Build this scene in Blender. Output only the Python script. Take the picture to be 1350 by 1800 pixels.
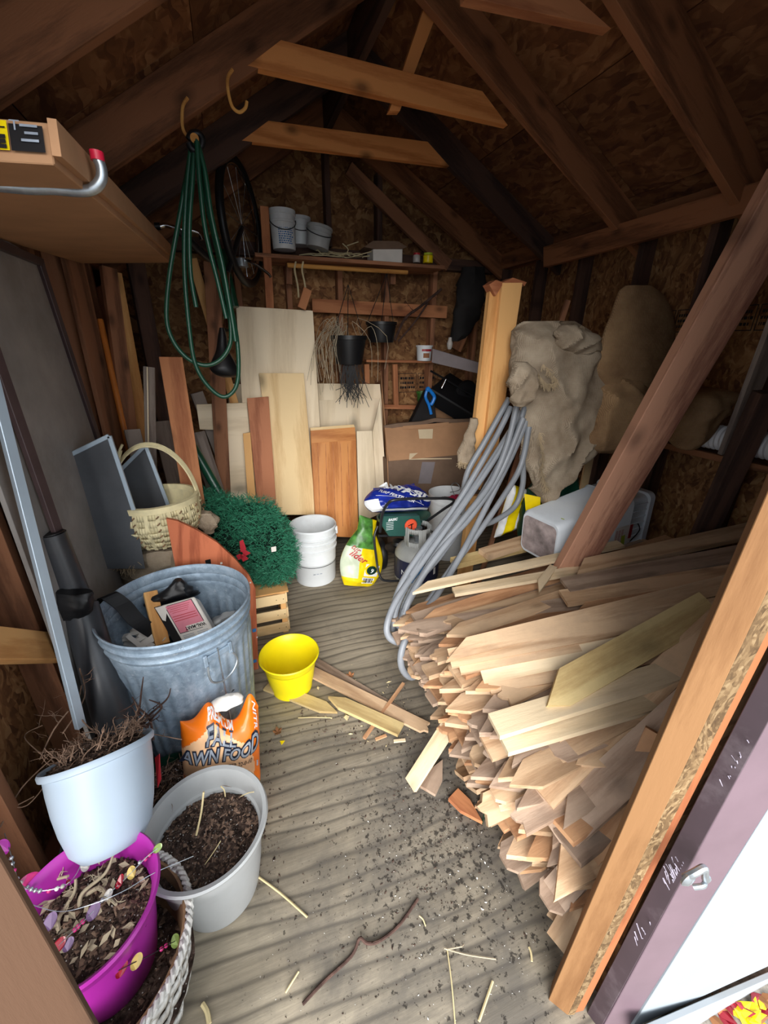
import bpy, bmesh, math, random
from mathutils import Vector, Matrix, noise

for o in list(bpy.data.objects):
    bpy.data.objects.remove(o, do_unlink=True)
SC = bpy.context.scene
COL = SC.collection
V = Vector
PI = math.pi

# ------------------------------------------------------------------ camera
CAM_H = 1.55
PITCH, YAW, ROLL, FPX = math.radians(22.54), math.radians(19.89), math.radians(.54), 712.8
_f = V((math.sin(YAW)*math.cos(PITCH), math.cos(YAW)*math.cos(PITCH), -math.sin(PITCH)))
_r = V((math.cos(YAW), -math.sin(YAW), 0))
_u = _r.cross(_f)
CR = _r*math.cos(ROLL) + _u*math.sin(ROLL)
CU = -_r*math.sin(ROLL) + _u*math.cos(ROLL)
cam_data = bpy.data.cameras.new('camera')
cam = bpy.data.objects.new('camera', cam_data)
COL.objects.link(cam)
m = Matrix((CR, CU, -_f)).transposed().to_4x4()
m.translation = V((0, 0, CAM_H))
cam.matrix_world = m
cam_data.sensor_fit = 'HORIZONTAL'
cam_data.sensor_width = 36
cam_data.lens = FPX/1350*36
cam_data.clip_start = .02
SC.camera = cam

# ------------------------------------------------------------------ light
SC.view_settings.view_transform = 'Standard'
SC.view_settings.look = 'None'
SC.view_settings.gamma = 1
SC.view_settings.use_curve_mapping = False
SC.view_settings.exposure = 0.92
w = bpy.data.worlds.new('overcast_sky')
SC.world = w
w.use_nodes = True
bg = w.node_tree.nodes['Background']
bg.inputs[0].default_value = (.86, .93, 1, 1)
bg.inputs[1].default_value = 1.25
sun_d = bpy.data.lights.new('soft_daylight', 'SUN')
sun_d.energy = 4.6
sun_d.angle = math.radians(52)
sun_d.color = (1, .98, .95)
sun = bpy.data.objects.new('soft_daylight', sun_d)
COL.objects.link(sun)
sun.rotation_euler = V((.36, 1, -.50)).to_track_quat('-Z', 'Y').to_euler()

# ------------------------------------------------------------------ helpers
def ray(px, py):
    return (CR*((px-675)/FPX) + CU*((900-py)/FPX) + _f)
O3 = V((0, 0, CAM_H))
def at_z(px, py, z=0.):
    d = ray(px, py); return O3 + d*((z-CAM_H)/d.z)
def at_x(px, py, x):
    d = ray(px, py); return O3 + d*(x/d.x)
def at_y(px, py, y):
    d = ray(px, py); return O3 + d*(y/d.y)
def ys(pts, y):
    return [at_y(p[0], p[1], (p[2] if len(p) > 2 else y)) for p in pts]

WM = {}
def lin(c):
    return tuple(((v/255)/12.92 if v/255 <= .04045 else (((v/255)+.055)/1.055)**2.4) for v in c) + (1,)

def link(o, parent=None, frame=None):
    COL.objects.link(o)
    frame = frame or Matrix.Identity(4)
    if parent:
        o.parent = parent
        o.matrix_basis = WM[parent].inverted() @ frame
    else:
        o.matrix_basis = frame
    WM[o] = frame
    return o
def tag(o, label=None, cat=None, group=None, kind=None):
    if label: o['label'] = label
    if cat: o['category'] = cat
    if group: o['group'] = group
    if kind: o['kind'] = kind
    return o
def empty(name, loc, label=None, cat=None, group=None, kind=None):
    o = bpy.data.objects.new(name, None)
    o.empty_display_size = .05
    link(o, None, Matrix.Translation(V(loc)))
    return tag(o, label, cat, group, kind)
def dup_tree(o, mat, parent=None):
    c = o.copy()
    link(c, parent, mat)
    for ch in [k for k in WM if k.parent == o and k is not c]:
        dup_tree(ch, mat @ WM[o].inverted() @ WM[ch], c)
    return c

class MB:
    """collects shapes; build() links them as one mesh object"""
    def __init__(s): s.v = []; s.f = []; s.m = []; s.mi = 0
    def add(s, vs, fs):
        n = len(s.v); s.v += [V(p) for p in vs]
        for f in fs: s.f.append([n+i for i in f]); s.m.append(s.mi)
    def box(s, lo, hi, M=None):
        x0, y0, z0 = lo; x1, y1, z1 = hi
        vs = [V(p) for p in ((x0,y0,z0),(x1,y0,z0),(x1,y1,z0),(x0,y1,z0),(x0,y0,z1),(x1,y0,z1),(x1,y1,z1),(x0,y1,z1))]
        if M: vs = [M @ p for p in vs]
        s.add(vs, [(3,2,1,0),(4,5,6,7),(0,1,5,4),(1,2,6,5),(2,3,7,6),(3,0,4,7)])
        return s
    def prism(s, pts, t):
        """pts roughly coplanar, extruded by vector t"""
        n = len(pts)
        s.add(list(pts)+[p+t for p in pts], [list(range(n-1,-1,-1)), list(range(n,2*n))] +
              [(i,(i+1)%n,n+(i+1)%n,n+i) for i in range(n)])
        return s
    def tube(s, pts, r, seg=8, closed=False, cap=True):
        pts = [V(p) for p in pts]; n = len(pts)
        if n < 2: return s
        rs = r if isinstance(r, (list, tuple)) else [r]*n
        base = len(s.v); t0 = (pts[1]-pts[0]).normalized()
        a = t0.orthogonal().normalized()
        for i, p in enumerate(pts):
            if closed: t = (pts[(i+1)%n]-pts[i-1])
            else: t = pts[min(i+1,n-1)]-pts[max(i-1,0)]
            if t.length < 1e-9: t = t0
            t = t.normalized(); a = (a - t*a.dot(t))
            if a.length < 1e-6: a = t.orthogonal()
            a.normalize(); b = t.cross(a)
            for k in range(seg):
                an = 2*PI*k/seg
                s.v.append(p + (a*math.cos(an)+b*math.sin(an))*rs[i])
        for i in range(n if closed else n-1):
            j = (i+1) % n
            for k in range(seg):
                l = (k+1) % seg
                s.f.append([base+i*seg+k, base+i*seg+l, base+j*seg+l, base+j*seg+k]); s.m.append(s.mi)
        if cap and not closed:
            s.f.append([base+k for k in range(seg)][::-1]); s.m.append(s.mi)
            s.f.append([base+(n-1)*seg+k for k in range(seg)]); s.m.append(s.mi)
        return s
    def lathe(s, prof, c=(0,0,0), seg=40, fn=None, sx=1, sy=1, cap=False, axis=None):
        c = V(c); base = len(s.v); n = len(prof)
        for i, (r, z) in enumerate(prof):
            for k in range(seg):
                an = 2*PI*k/seg; rr = r*(1+(fn(an, z) if fn else 0))
                p = V((rr*math.cos(an)*sx, rr*math.sin(an)*sy, z))
                if axis: p = axis @ p
                s.v.append(c+p)
        for i in range(n-1):
            for k in range(seg):
                l = (k+1) % seg
                s.f.append([base+i*seg+k, base+i*seg+l, base+(i+1)*seg+l, base+(i+1)*seg+k]); s.m.append(s.mi)
        if cap:
            s.f.append([base+k for k in range(seg)][::-1]); s.m.append(s.mi)
            s.f.append([base+(n-1)*seg+k for k in range(seg)]); s.m.append(s.mi)
        return s
    def build(s, name, mats, parent=None, frame=None, smooth=False, label=None, cat=None, group=None, kind=None, bevel=0):
        if frame is None:
            lo = V([min(p[i] for p in s.v) for i in range(3)]); hi = V([max(p[i] for p in s.v) for i in range(3)])
            frame = Matrix.Translation(V(((lo.x+hi.x)/2, (lo.y+hi.y)/2, lo.z)))
        inv = frame.inverted()
        me = bpy.data.meshes.new(name)
        me.from_pydata([inv @ p for p in s.v], [], s.f)
        if not isinstance(mats, (list, tuple)): mats = [mats]
        for mt in mats: me.materials.append(mt)
        me.polygons.foreach_set('material_index', s.m)
        if smooth: me.polygons.foreach_set('use_smooth', [True]*len(s.f))
        me.update()
        bm = bmesh.new(); bm.from_mesh(me); bmesh.ops.recalc_face_normals(bm, faces=bm.faces); bm.to_mesh(me); bm.free()
        if smooth:
            try: me.set_sharp_from_angle(angle=math.radians(42))
            except Exception: pass
        o = bpy.data.objects.new(name, me)
        link(o, parent, frame)
        if bevel:
            b = o.modifiers.new('edge', 'BEVEL'); b.width = bevel; b.segments = 1; b.limit_method = 'ANGLE'
        return tag(o, label, cat, group, kind)

def frame_xz(origin, x, z):
    x = V(x).normalized(); z = V(z); z = (z-x*z.dot(x)).normalized(); y = z.cross(x)
    M = Matrix((x, y, z)).transposed().to_4x4(); M.translation = origin
    return M
def board(name, a, b, w, t, face, mat, parent=None, bevel=.0015, **k):
    """timber from a to b (centre line), wide face towards `face`"""
    a, b = V(a), V(b); F = frame_xz(a, b-a, face); L = (b-a).length
    mb = MB().box((0,-w/2,-t/2), (L,w/2,t/2), F)
    return mb.build(name, mat, parent, F, bevel=bevel, **k)
def slab(name, pts, t, mat, parent=None, grain=None, bevel=.001, back=None, **k):
    """flat polygon with thickness t going away from the camera"""
    pts = [V(p) for p in pts]; c = sum(pts, V())/len(pts)
    n = V()
    for i in range(len(pts)): n += (pts[i]-c).cross(pts[(i+1)%len(pts)]-c)
    n.normalize()
    d = back if back is not None else (c-O3)
    if n.dot(d) > 0: n = -n
    g = V(grain) if grain is not None else (pts[-1]-pts[0])
    pl = [p - n*((p-c).dot(n)) for p in pts]
    F = frame_xz(pl[0], g, n)
    return MB().prism(pl, -n*t).build(name, mat, parent, F, bevel=bevel, **k)
def smoothpath(pts, n=8, closed=False):
    pts = [V(p) for p in pts]; out = []; N = len(pts)
    rng = range(N if closed else N-1)
    for i in rng:
        if closed: p0, p1, p2, p3 = pts[i-1], pts[i], pts[(i+1)%N], pts[(i+2)%N]
        else: p0, p1, p2, p3 = pts[max(i-1,0)], pts[i], pts[i+1], pts[min(i+2,N-1)]
        for k in range(n):
            t = k/n
            out.append(.5*((2*p1)+(p2-p0)*t+(2*p0-5*p1+4*p2-p3)*t*t+(3*p1-p0-3*p2+p3)*t**3))
    if not closed: out.append(pts[-1])
    return out
def arc(c, r, a0, a1, n, ux=V((1,0,0)), uy=V((0,0,1))):
    return [V(c)+ux*(r*math.cos(a0+(a1-a0)*i/n))+uy*(r*math.sin(a0+(a1-a0)*i/n)) for i in range(n+1)]

def cloth(name, rows, mat, parent=None, nr=40, seg=56, fold=.02, fs=6, thick=None, sq=2.2, seed=0, ridge=True, fine=.004, gap=None, **k):
    """closed soft body from rows (centre, half width vector, half depth vector)"""
    rs = []
    C = smoothpath([r[0] for r in rows], 8); Wd = smoothpath([r[1] for r in rows], 8); D = smoothpath([r[2] for r in rows], 8)
    n = len(C); mb = MB(); off = V((seed*3.7, seed*1.3, seed*2.1))
    vs = []
    for i in range(n):
        for j in range(seg):
            a = 2*PI*j/seg; ca, sa = math.cos(a), math.sin(a)
            e = 2/sq
            x = math.copysign(abs(ca)**e, ca); y = math.copysign(abs(sa)**e, sa)
            d = Wd[i]*x + D[i]*y
            p = C[i]+d
            nn = d.normalized() if d.length > 1e-6 else V((0,0,1))
            q = p*fs+off
            if ridge:
                v = 1-abs(noise.noise(q+V((0,0,noise.noise(q*.5)*2))))*2.2
                h = (v*abs(v)-.3)*fold + noise.noise(q*2.7)*fold*.35
            else: h = noise.noise(q)*fold
            h += noise.noise(q*6)*fine
            vs.append(p+nn*h)
    fs_ = []
    for i in range(n-1):
        for j in range(seg):
            l = (j+1) % seg
            fs_.append((i*seg+j, i*seg+l, (i+1)*seg+l, (i+1)*seg+j))
    fs_.append(tuple(range(seg))[::-1]); fs_.append(tuple((n-1)*seg+j for j in range(seg)))
    mb.add(vs, fs_)
    return mb.build(name, mat, parent, smooth=True, **k)
def px_rows(rows, depth):
    """rows (py, xl, xr, Y) in the photograph to cloth rows with half depth"""
    out = []
    for r in rows:
        a = at_y(r[1], r[0], r[3]); b = at_y(r[2], r[0], r[3])
        out.append(((a+b)/2, (b-a)/2, V((0, r[4] if len(r) > 4 else depth, 0))))
    return out

_fonts = {}
def lettering(txt, size, fmap, mat, parent, name='lettering', shear=0, align='CENTER', bold=.0, label=None):
    """flat letters laid on a surface: fmap(u, v) -> world point; size in u/v units"""
    cu = bpy.data.curves.new('t', 'FONT'); cu.body = txt; cu.size = size; cu.shear = shear; cu.align_x = align
    cu.offset = bold; cu.resolution_u = 3; cu.fill_mode = 'FRONT'
    ob = bpy.data.objects.new('t', cu); COL.objects.link(ob)
    dg = bpy.context.evaluated_depsgraph_get(); dg.update()
    me0 = bpy.data.meshes.new_from_object(ob.evaluated_get(dg))
    bpy.data.objects.remove(ob); bpy.data.curves.remove(cu)
    mb = MB()
    mb.add([fmap(v.co.x, v.co.y) for v in me0.vertices], [tuple(p.vertices) for p in me0.polygons])
    bpy.data.meshes.remove(me0)
    if not mb.f: return None
    return mb.build(name, mat, parent, label=label)
def planemap(o, x, y, off=.0008):
    x = V(x); y = V(y); n = x.cross(y).normalized()
    return lambda u, v: V(o)+x*u+y*v+n*off

# ------------------------------------------------------------------ materials
class NT:
    def __init__(s, name, rough=.7, spec=.3, metal=0):
        s.m = bpy.data.materials.new(name); s.m.use_nodes = True
        s.t = s.m.node_tree; s.n = s.t.nodes; s.b = s.n['Principled BSDF']
        s.b.inputs['Roughness'].default_value = rough
        s.b.inputs['Specular IOR Level'].default_value = spec
        s.b.inputs['Metallic'].default_value = metal
    def new(s, ty, **k):
        n = s.n.new(ty)
        for a, v in k.items():
            if a in ('inp',):
                for key, val in v.items():
                    if isinstance(val, bpy.types.NodeSocket): s.t.links.new(val, n.inputs[key])
                    else: n.inputs[key].default_value = val
            else: setattr(n, a, v)
        return n
    def l(s, a, b): s.t.links.new(a, b)
    def coords(s, sc=(1,1,1), rnd=True, which='Object'):
        tc = s.new('ShaderNodeTexCoord'); mp = s.new('ShaderNodeMapping')
        mp.inputs['Scale'].default_value = sc
        s.l(tc.outputs[which], mp.inputs['Vector'])
        if not rnd: return mp.outputs[0]
        oi = s.new('ShaderNodeObjectInfo'); ad = s.new('ShaderNodeVectorMath', operation='MULTIPLY_ADD')
        cb = s.new('ShaderNodeCombineXYZ')
        for i in range(3): s.l(oi.outputs['Random'], cb.inputs[i])
        s.l(cb.outputs[0], ad.inputs[0]); ad.inputs[1].default_value = (37, 53, 71); s.l(mp.outputs[0], ad.inputs[2])
        return ad.outputs[0]
    def noise(s, vec, scale=5, detail=4, rough=.55, dist=0):
        return s.new('ShaderNodeTexNoise', inp={'Vector': vec, 'Scale': scale, 'Detail': detail, 'Roughness': rough, 'Distortion': dist}).outputs['Fac']
    def ramp(s, fac, stops, interp='LINEAR'):
        r = s.new('ShaderNodeValToRGB'); r.color_ramp.interpolation = interp
        e = r.color_ramp.elements
        while len(e) > 1: e.remove(e[-1])
        e[0].position = stops[0][0]; e[0].color = stops[0][1] if len(stops[0][1]) == 4 else stops[0][1]
        for p, c in stops[1:]:
            x = e.new(p); x.color = c
        s.l(fac, r.inputs[0]); return r.outputs[0]
    def mix(s, fac, a, b, mode='MIX'):
        n = s.new('ShaderNodeMix', data_type='RGBA', blend_type=mode)
        for sock, val in ((n.inputs[0], fac), (n.inputs[6], a), (n.inputs[7], b)):
            if isinstance(val, bpy.types.NodeSocket): s.l(val, sock)
            else: sock.default_value = val
        return n.outputs[2]
    def bump(s, h, strength=.3, dist=.01):
        n = s.new('ShaderNodeBump', inp={'Height': h, 'Strength': strength, 'Distance': dist})
        s.l(n.outputs[0], s.b.inputs['Normal'])
    def color(s, c):
        if isinstance(c, bpy.types.NodeSocket): s.l(c, s.b.inputs['Base Color'])
        else: s.b.inputs['Base Color'].default_value = c
    def vary(s, c, amt=.2):
        oi = s.new('ShaderNodeObjectInfo'); mr = s.new('ShaderNodeMapRange', inp={'Value': oi.outputs['Random'], 'To Min': 1-amt, 'To Max': 1+amt})
        hs = s.new('ShaderNodeHueSaturation', inp={'Value': mr.outputs[0], 'Color': c}); return hs.outputs[0]
G = lambda v: (v, v, v, 1)

def wood(name, c1, c2, sc=1., knots=.5, dirt=0., dcol=(60,48,38), rough=.75, var=.15, grain=1.):
    s = NT(name, rough, .25); v = s.coords((1.2*sc, 11*sc, 11*sc))
    d = s.noise(v, 1.4, 3, .5)
    w_ = s.new('ShaderNodeTexWave', wave_type='BANDS', bands_direction='DIAGONAL',
               inp={'Vector': v, 'Scale': .55*grain, 'Distortion': 7, 'Detail': 3, 'Detail Scale': 1.2, 'Detail Roughness': .6}).outputs['Fac']
    f = s.noise(v, 9, 5, .7)
    mx = s.new('ShaderNodeMath', operation='MULTIPLY_ADD', inp={0: w_, 1: .55, 2: f}).outputs[0]
    c = s.ramp(mx, [(.35, lin(c2)), (.62, lin([(a+b)/2 for a, b in zip(c1, c2)])), (.85, lin(c1))])
    if knots:
        kv = s.coords((5*sc, 9*sc, 9*sc))
        vn = s.new('ShaderNodeTexVoronoi', voronoi_dimensions='2D', inp={'Vector': kv, 'Scale': .8, 'Randomness': 1}); vo = vn.outputs['Distance']
        msk = s.ramp(s.new('ShaderNodeRGBToBW', inp={0: vn.outputs['Color']}).outputs[0], [(.55, G(0)), (.56, G(1))])
        k = s.ramp(vo, [(.04, G(1)), (.10, G(.45)), (.17, G(0))])
        k = s.new('ShaderNodeMath', operation='MULTIPLY', inp={0: k, 1: msk}).outputs[0]
        c = s.mix(s.new('ShaderNodeMath', operation='MULTIPLY', inp={0: k, 1: knots}).outputs[0], c, lin([a*.42 for a in c2]))
    if dirt:
        n = s.noise(s.coords((3, 3, 3)), 2.2, 6, .65)
        k = s.ramp(n, [(.48, G(0)), (.72, G(dirt))])
        c = s.mix(k, c, lin(dcol))
    s.color(s.vary(c, var)); s.bump(mx, .25, .004); return s.m

def osb(name, cols, sc=1., rough=.8):
    s = NT(name, rough, .25); v = s.coords((1, 1, 1), True)
    nz = s.new('ShaderNodeTexNoise', inp={'Vector': v, 'Scale': 6., 'Detail': 2})
    vv = s.new('ShaderNodeVectorMath', operation='MULTIPLY_ADD', inp={0: nz.outputs['Color'], 1: (.14, .14, .14), 2: v}).outputs[0]
    res = None; hs = []
    for ang, scl in (((0.4, 0.9, .3), (14, 55, 20)), ((1.2, .3, 1.5), (16, 60, 22)), ((.7, .5, -.7), (12, 44, 18))):
        mp = s.new('ShaderNodeMapping', inp={'Vector': vv, 'Rotation': ang, 'Scale': tuple(x*sc for x in scl)})
        vo = s.new('ShaderNodeTexVoronoi', inp={'Vector': mp.outputs[0], 'Scale': 1, 'Randomness': 1})
        bw = s.new('ShaderNodeRGBToBW', inp={0: vo.outputs['Color']}).outputs[0]
        hs.append(bw)
    sel = s.ramp(s.noise(v, 14*sc, 2), [(.4, G(0)), (.6, G(1))])
    sel2 = s.ramp(s.noise(v, 19*sc, 2, dist=1), [(.42, G(0)), (.62, G(1))])
    a = s.mix(sel, hs[0], hs[1]); a = s.mix(sel2, a, hs[2])
    c = s.ramp(a, [(.15, lin(cols[0])), (.4, lin(cols[1])), (.62, lin(cols[2])), (.9, lin(cols[3]))])
    st = s.ramp(s.noise(v, 1.3, 4, .6), [(.4, G(.62)), (.65, G(1.05))])
    c = s.mix(1., c, st, 'MULTIPLY')
    s.color(c); s.bump(a, .4, .004); return s.m

def plain(name, c, rough=.5, spec=.4, metal=0, nz=.1, nsc=6, bump=0, bsc=40, dirt=0, dcol=(90,80,70)):
    s = NT(name, rough, spec, metal); v = s.coords()
    n = s.noise(v, nsc, 5, .6)
    col = s.ramp(n, [(.3, lin([a*(1-nz) for a in c])), (.7, lin([min(255, a*(1+nz*.5)) for a in c]))])
    if dirt:
        k = s.ramp(s.noise(v, 3.1, 7, .7), [(.5, G(0)), (.7, G(dirt))]); col = s.mix(k, col, lin(dcol))
    s.color(col)
    if bump: s.bump(s.noise(v, bsc, 3), bump, .004)
    return s.m

def galvanised():
    s = NT('galvanised_steel', .5, .5, .25); v = s.coords((1, 1, 1), False)
    vo = s.new('ShaderNodeTexVoronoi', inp={'Vector': v, 'Scale': 55}); bw = s.new('ShaderNodeRGBToBW', inp={0: vo.outputs['Color']}).outputs[0]
    n = s.noise(v, 9, 8, .72, .6)
    c = s.ramp(n, [(.28, lin((96,114,130))), (.5, lin((144,164,182))), (.72, lin((196,212,226)))])
    c = s.mix(.25, c, s.ramp(bw, [(0, lin((100,115,130))), (1, lin((190,205,220)))]))
    k = s.ramp(s.noise(v, 30, 6, .8), [(.6, G(0)), (.68, G(.7))]); c = s.mix(k, c, lin((214,222,228)))
    s.color(c); s.l(s.ramp(n, [(.3, G(.62)), (.7, G(.4))]), s.b.inputs['Roughness']); s.bump(bw, .05, .002); return s.m

def burlap(name, c1, c2, w_=420):
    s = NT(name, .95, .1); v = s.coords((1, 1, 1), True)
    a = s.new('ShaderNodeTexWave', wave_type='BANDS', bands_direction='X', inp={'Vector': v, 'Scale': w_/6.3, 'Distortion': 1.2, 'Detail': 1}).outputs['Fac']
    b = s.new('ShaderNodeTexWave', wave_type='BANDS', bands_direction='Z', inp={'Vector': v, 'Scale': w_/6.3, 'Distortion': 1.2, 'Detail': 1}).outputs['Fac']
    mx = s.new('ShaderNodeMath', operation='MAXIMUM', inp={0: a, 1: b}).outputs[0]
    n = s.noise(v, 5, 6, .65)
    c = s.ramp(n, [(.3, lin(c2)), (.68, lin(c1))])
    c = s.mix(s.ramp(mx, [(.3, G(.5)), (.8, G(0))]), c, lin([x*.55 for x in c2]))
    s.color(c); s.bump(s.new('ShaderNodeMath', operation='MULTIPLY_ADD', inp={0: mx, 1: .6, 2: s.noise(v, 60, 3)}).outputs[0], .5, .003); return s.m

def floor_mat():
    s = NT('weathered_plywood', .85, .2); v = s.coords((1, 1, 1), False)
    mp = s.new('ShaderNodeMapping', inp={'Vector': v, 'Scale': (1.1, 3.4, 1), 'Rotation': (0, 0, .12)}).outputs[0]
    n1 = s.noise(mp, 1.1, 3, .5)
    wv = s.new('ShaderNodeTexWave', wave_type='BANDS', bands_direction='Y', inp={'Vector': mp, 'Scale': 1.75, 'Distortion': 13, 'Detail': 2.5, 'Detail Scale': .42, 'Detail Roughness': .5}).outputs['Fac']
    f = s.noise(s.new('ShaderNodeMapping', inp={'Vector': v, 'Scale': (4, 60, 1), 'Rotation': (0, 0, .08)}).outputs[0], 1.5, 5, .7)
    c = s.ramp(n1, [(.3, lin((136,125,107))), (.5, lin((160,149,130))), (.7, lin((176,164,143)))])
    c = s.mix(s.ramp(wv, [(0, G(.75)), (.07, G(.4)), (.22, G(.08)), (.5, G(0))]), c, lin((84,77,68)))
    c = s.mix(s.ramp(f, [(.42, G(.3)), (.62, G(0))]), c, lin((92,86,76)))
    # trodden-in dirt, patches with their own outline
    d = s.noise(v, 2.3, 8, .68, .3)
    pos = s.new('ShaderNodeVectorMath', operation='DISTANCE', inp={0: v, 1: (.52, .72, 0)}).outputs['Value']
    fall = s.new('ShaderNodeMapRange', inp={'Value': pos, 'From Min': .1, 'From Max': .75, 'To Min': .27, 'To Max': -.02}).outputs[0]
    dd = s.new('ShaderNodeMath', operation='ADD', inp={0: d, 1: fall}).outputs[0]
    c = s.mix(s.ramp(dd, [(.5, G(0)), (.72, G(.75))]), c, lin((84,80,76)))
    sp = s.noise(v, 46, 4, .7); near = s.new('ShaderNodeMath', operation='MULTIPLY_ADD', inp={0: fall, 1: .5, 2: sp}).outputs[0]
    c = s.mix(s.ramp(near, [(.66, G(0)), (.71, G(.85))]), c, lin((44,40,36)))
    c = s.mix(s.ramp(s.noise(v, 70, 3, .6), [(.7, G(0)), (.74, G(.5))]), c, lin((190,184,172)))
    s.color(c); s.bump(s.mix(.5, wv, f), .35, .004); return s.m

def soil_mat():
    s = NT('potting_soil', .95, .1); v = s.coords()
    n = s.noise(v, 40, 6, .7)
    c = s.ramp(n, [(.35, lin((42,33,29))), (.55, lin((86,70,62))), (.75, lin((128,108,96)))])
    c = s.mix(s.ramp(s.new('ShaderNodeTexVoronoi', inp={'Vector': v, 'Scale': 85}).outputs['Distance'], [(.1, G(.9)), (.16, G(0))]), c, lin((205,200,192)))
    s.color(c); s.bump(s.noise(v, 60, 6, .7), .8, .01); return s.m

def ply_arch():
    return wood('red_brown_plywood', (196,112,78), (150,78,52), sc=.7, knots=0, rough=.6, var=0, grain=1.6)

M = {}
M['rafter'] = wood('old_brown_timber', (140,92,62), (92,58,38), sc=.8, knots=.6, var=.18)
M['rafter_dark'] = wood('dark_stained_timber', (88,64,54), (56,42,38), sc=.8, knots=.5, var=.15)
M['tie'] = wood('fresh_spruce_tie', (224,150,88), (190,116,62), sc=.8, knots=.7, var=.08)
M['stud'] = wood('wall_stud_timber', (160,110,80), (110,74,54), sc=.8, knots=.6, var=.15)
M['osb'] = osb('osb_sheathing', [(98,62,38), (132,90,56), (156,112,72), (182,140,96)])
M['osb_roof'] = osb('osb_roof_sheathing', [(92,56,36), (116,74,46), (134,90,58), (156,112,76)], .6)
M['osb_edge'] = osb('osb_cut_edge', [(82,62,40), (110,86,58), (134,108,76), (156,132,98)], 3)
M['floor'] = floor_mat()
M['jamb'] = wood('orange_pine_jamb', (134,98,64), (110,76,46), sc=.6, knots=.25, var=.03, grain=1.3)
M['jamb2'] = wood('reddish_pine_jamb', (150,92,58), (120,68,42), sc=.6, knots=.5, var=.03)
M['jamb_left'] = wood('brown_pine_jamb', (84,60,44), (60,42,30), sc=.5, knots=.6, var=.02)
M['purple'] = plain('dark_purple_paint', (60,48,54), .45, .5, nz=.12, dirt=.3, dcol=(150,140,145))
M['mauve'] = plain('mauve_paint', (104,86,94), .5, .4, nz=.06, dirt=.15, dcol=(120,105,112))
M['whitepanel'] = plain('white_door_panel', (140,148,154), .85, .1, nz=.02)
M['metal'] = plain('zinc_plated_steel', (176,184,190), .35, .6, .8, nz=.15, nsc=30)
M['dark_metal'] = plain('black_painted_steel', (34,35,38), .35, .5, nz=.15)
M['chrome'] = plain('chrome', (210,210,212), .15, .6, 1)
M['greypanel'] = plain('weathered_grey_panel', (150,144,140), .8, .25, nz=.16, nsc=3, dirt=.35, dcol=(96,84,76))
M['trimdark'] = plain('dark_brown_trim', (74,58,58), .5, .4, nz=.2)
M['blackpipe'] = plain('black_drain_plastic', (52,54,58), .38, .5, nz=.1, dirt=.25, dcol=(96,92,90))
M['alum'] = plain('painted_aluminium', (176,192,206), .4, .5, .3, nz=.05)
M['galv'] = galvanised()
M['yellow'] = plain('yellow_plastic', (246,226,20), .4, .45, nz=.03, dirt=.18, dcol=(170,150,30))
M['bucketw'] = plain('white_bucket_plastic', (226,230,232), .45, .4, nz=.04, dirt=.28, dcol=(160,158,152))
M['potgrey'] = plain('grey_white_pot_plastic', (168,170,170), .5, .4, nz=.04, dirt=.2, dcol=(150,146,142))
M['potwhite'] = plain('pale_blue_white_plastic', (176,192,208), .45, .4, nz=.02)
M['magenta'] = plain('magenta_pot_plastic', (172,44,158), .38, .45, nz=.05, dirt=.12, dcol=(130,50,110))
M['darkpot'] = plain('dark_nursery_pot', (62,70,74), .5, .4, nz=.1)
M['soil'] = soil_mat()
M['perlite'] = plain('perlite', (222,220,214), .9, .1)
M['bark'] = plain('dry_stem_bark', (128,104,88), .9, .15, nz=.35, nsc=30, bump=.5, bsc=80)
M['barkdark'] = plain('dark_root_bark', (74,56,50), .9, .15, nz=.4, nsc=30, bump=.5, bsc=80)
M['straw'] = plain('pale_straw', (214,196,150), .8, .2, nz=.12)
M['wicker'] = plain('pale_basket_splint', (236,222,176), .6, .3, nz=.12, nsc=14, bump=.15)
M['wickerw'] = plain('white_washed_wicker', (216,214,208), .7, .25, nz=.2, nsc=20, dirt=.5, dcol=(120,104,88))
M['wickerb'] = plain('brown_wicker_lining', (142,112,84), .8, .2, nz=.2, nsc=30, bump=.4)
M['burlap_g'] = burlap('grey_burlap', (184,168,146), (132,114,94))
M['burlap_b'] = burlap('brown_burlap', (180,146,108), (130,100,72))
M['burlap_fray'] = plain('frayed_burlap_yarn', (176,156,126), .95, .1, nz=.2)
M['arch'] = ply_arch()
M['birch'] = wood('pale_birch_plywood', (238,220,190), (218,198,166), sc=.45, knots=.5, rough=.6, var=.04)
M['pine'] = wood('clear_pine_board', (238,208,158), (214,178,126), sc=.5, knots=.6, rough=.6, var=.03)
M['cherry'] = wood('red_brown_ply_strip', (186,120,84), (150,88,58), sc=.8, knots=.5, rough=.6, var=.05)
M['cabinet'] = wood('amber_cabinet_pine', (206,140,80), (172,104,52), sc=.7, knots=.6, rough=.45, var=.06)
M['lumber_o'] = wood('orange_fir_lumber', (186,124,84), (148,90,60), sc=.7, knots=.6, var=.05)
M['lumber_y'] = wood('yellow_pine_post', (226,174,112), (196,138,80), sc=.6, knots=.5, var=.03)
M['lumber_g'] = wood('grey_weathered_lath', (146,132,122), (108,94,86), sc=.8, knots=.4, var=.12)
M['brace'] = wood('red_brown_rough_brace', (186,138,112), (112,72,58), sc=.6, knots=.5, rough=.7, var=0, grain=.7)
M['picket_a'] = wood('pale_tan_picket', (204,172,138), (168,134,102), sc=1., knots=.35, dirt=.3, dcol=(130,112,98), var=.16)
M['picket_b'] = wood('warm_cedar_picket', (192,148,110), (154,110,78), sc=1., knots=.45, dirt=.35, dcol=(116,92,76), var=.16)
M['picket_c'] = wood('weathered_picket', (172,148,128), (136,112,94), sc=1., knots=.35, dirt=.45, dcol=(110,96,86), var=.16)
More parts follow.
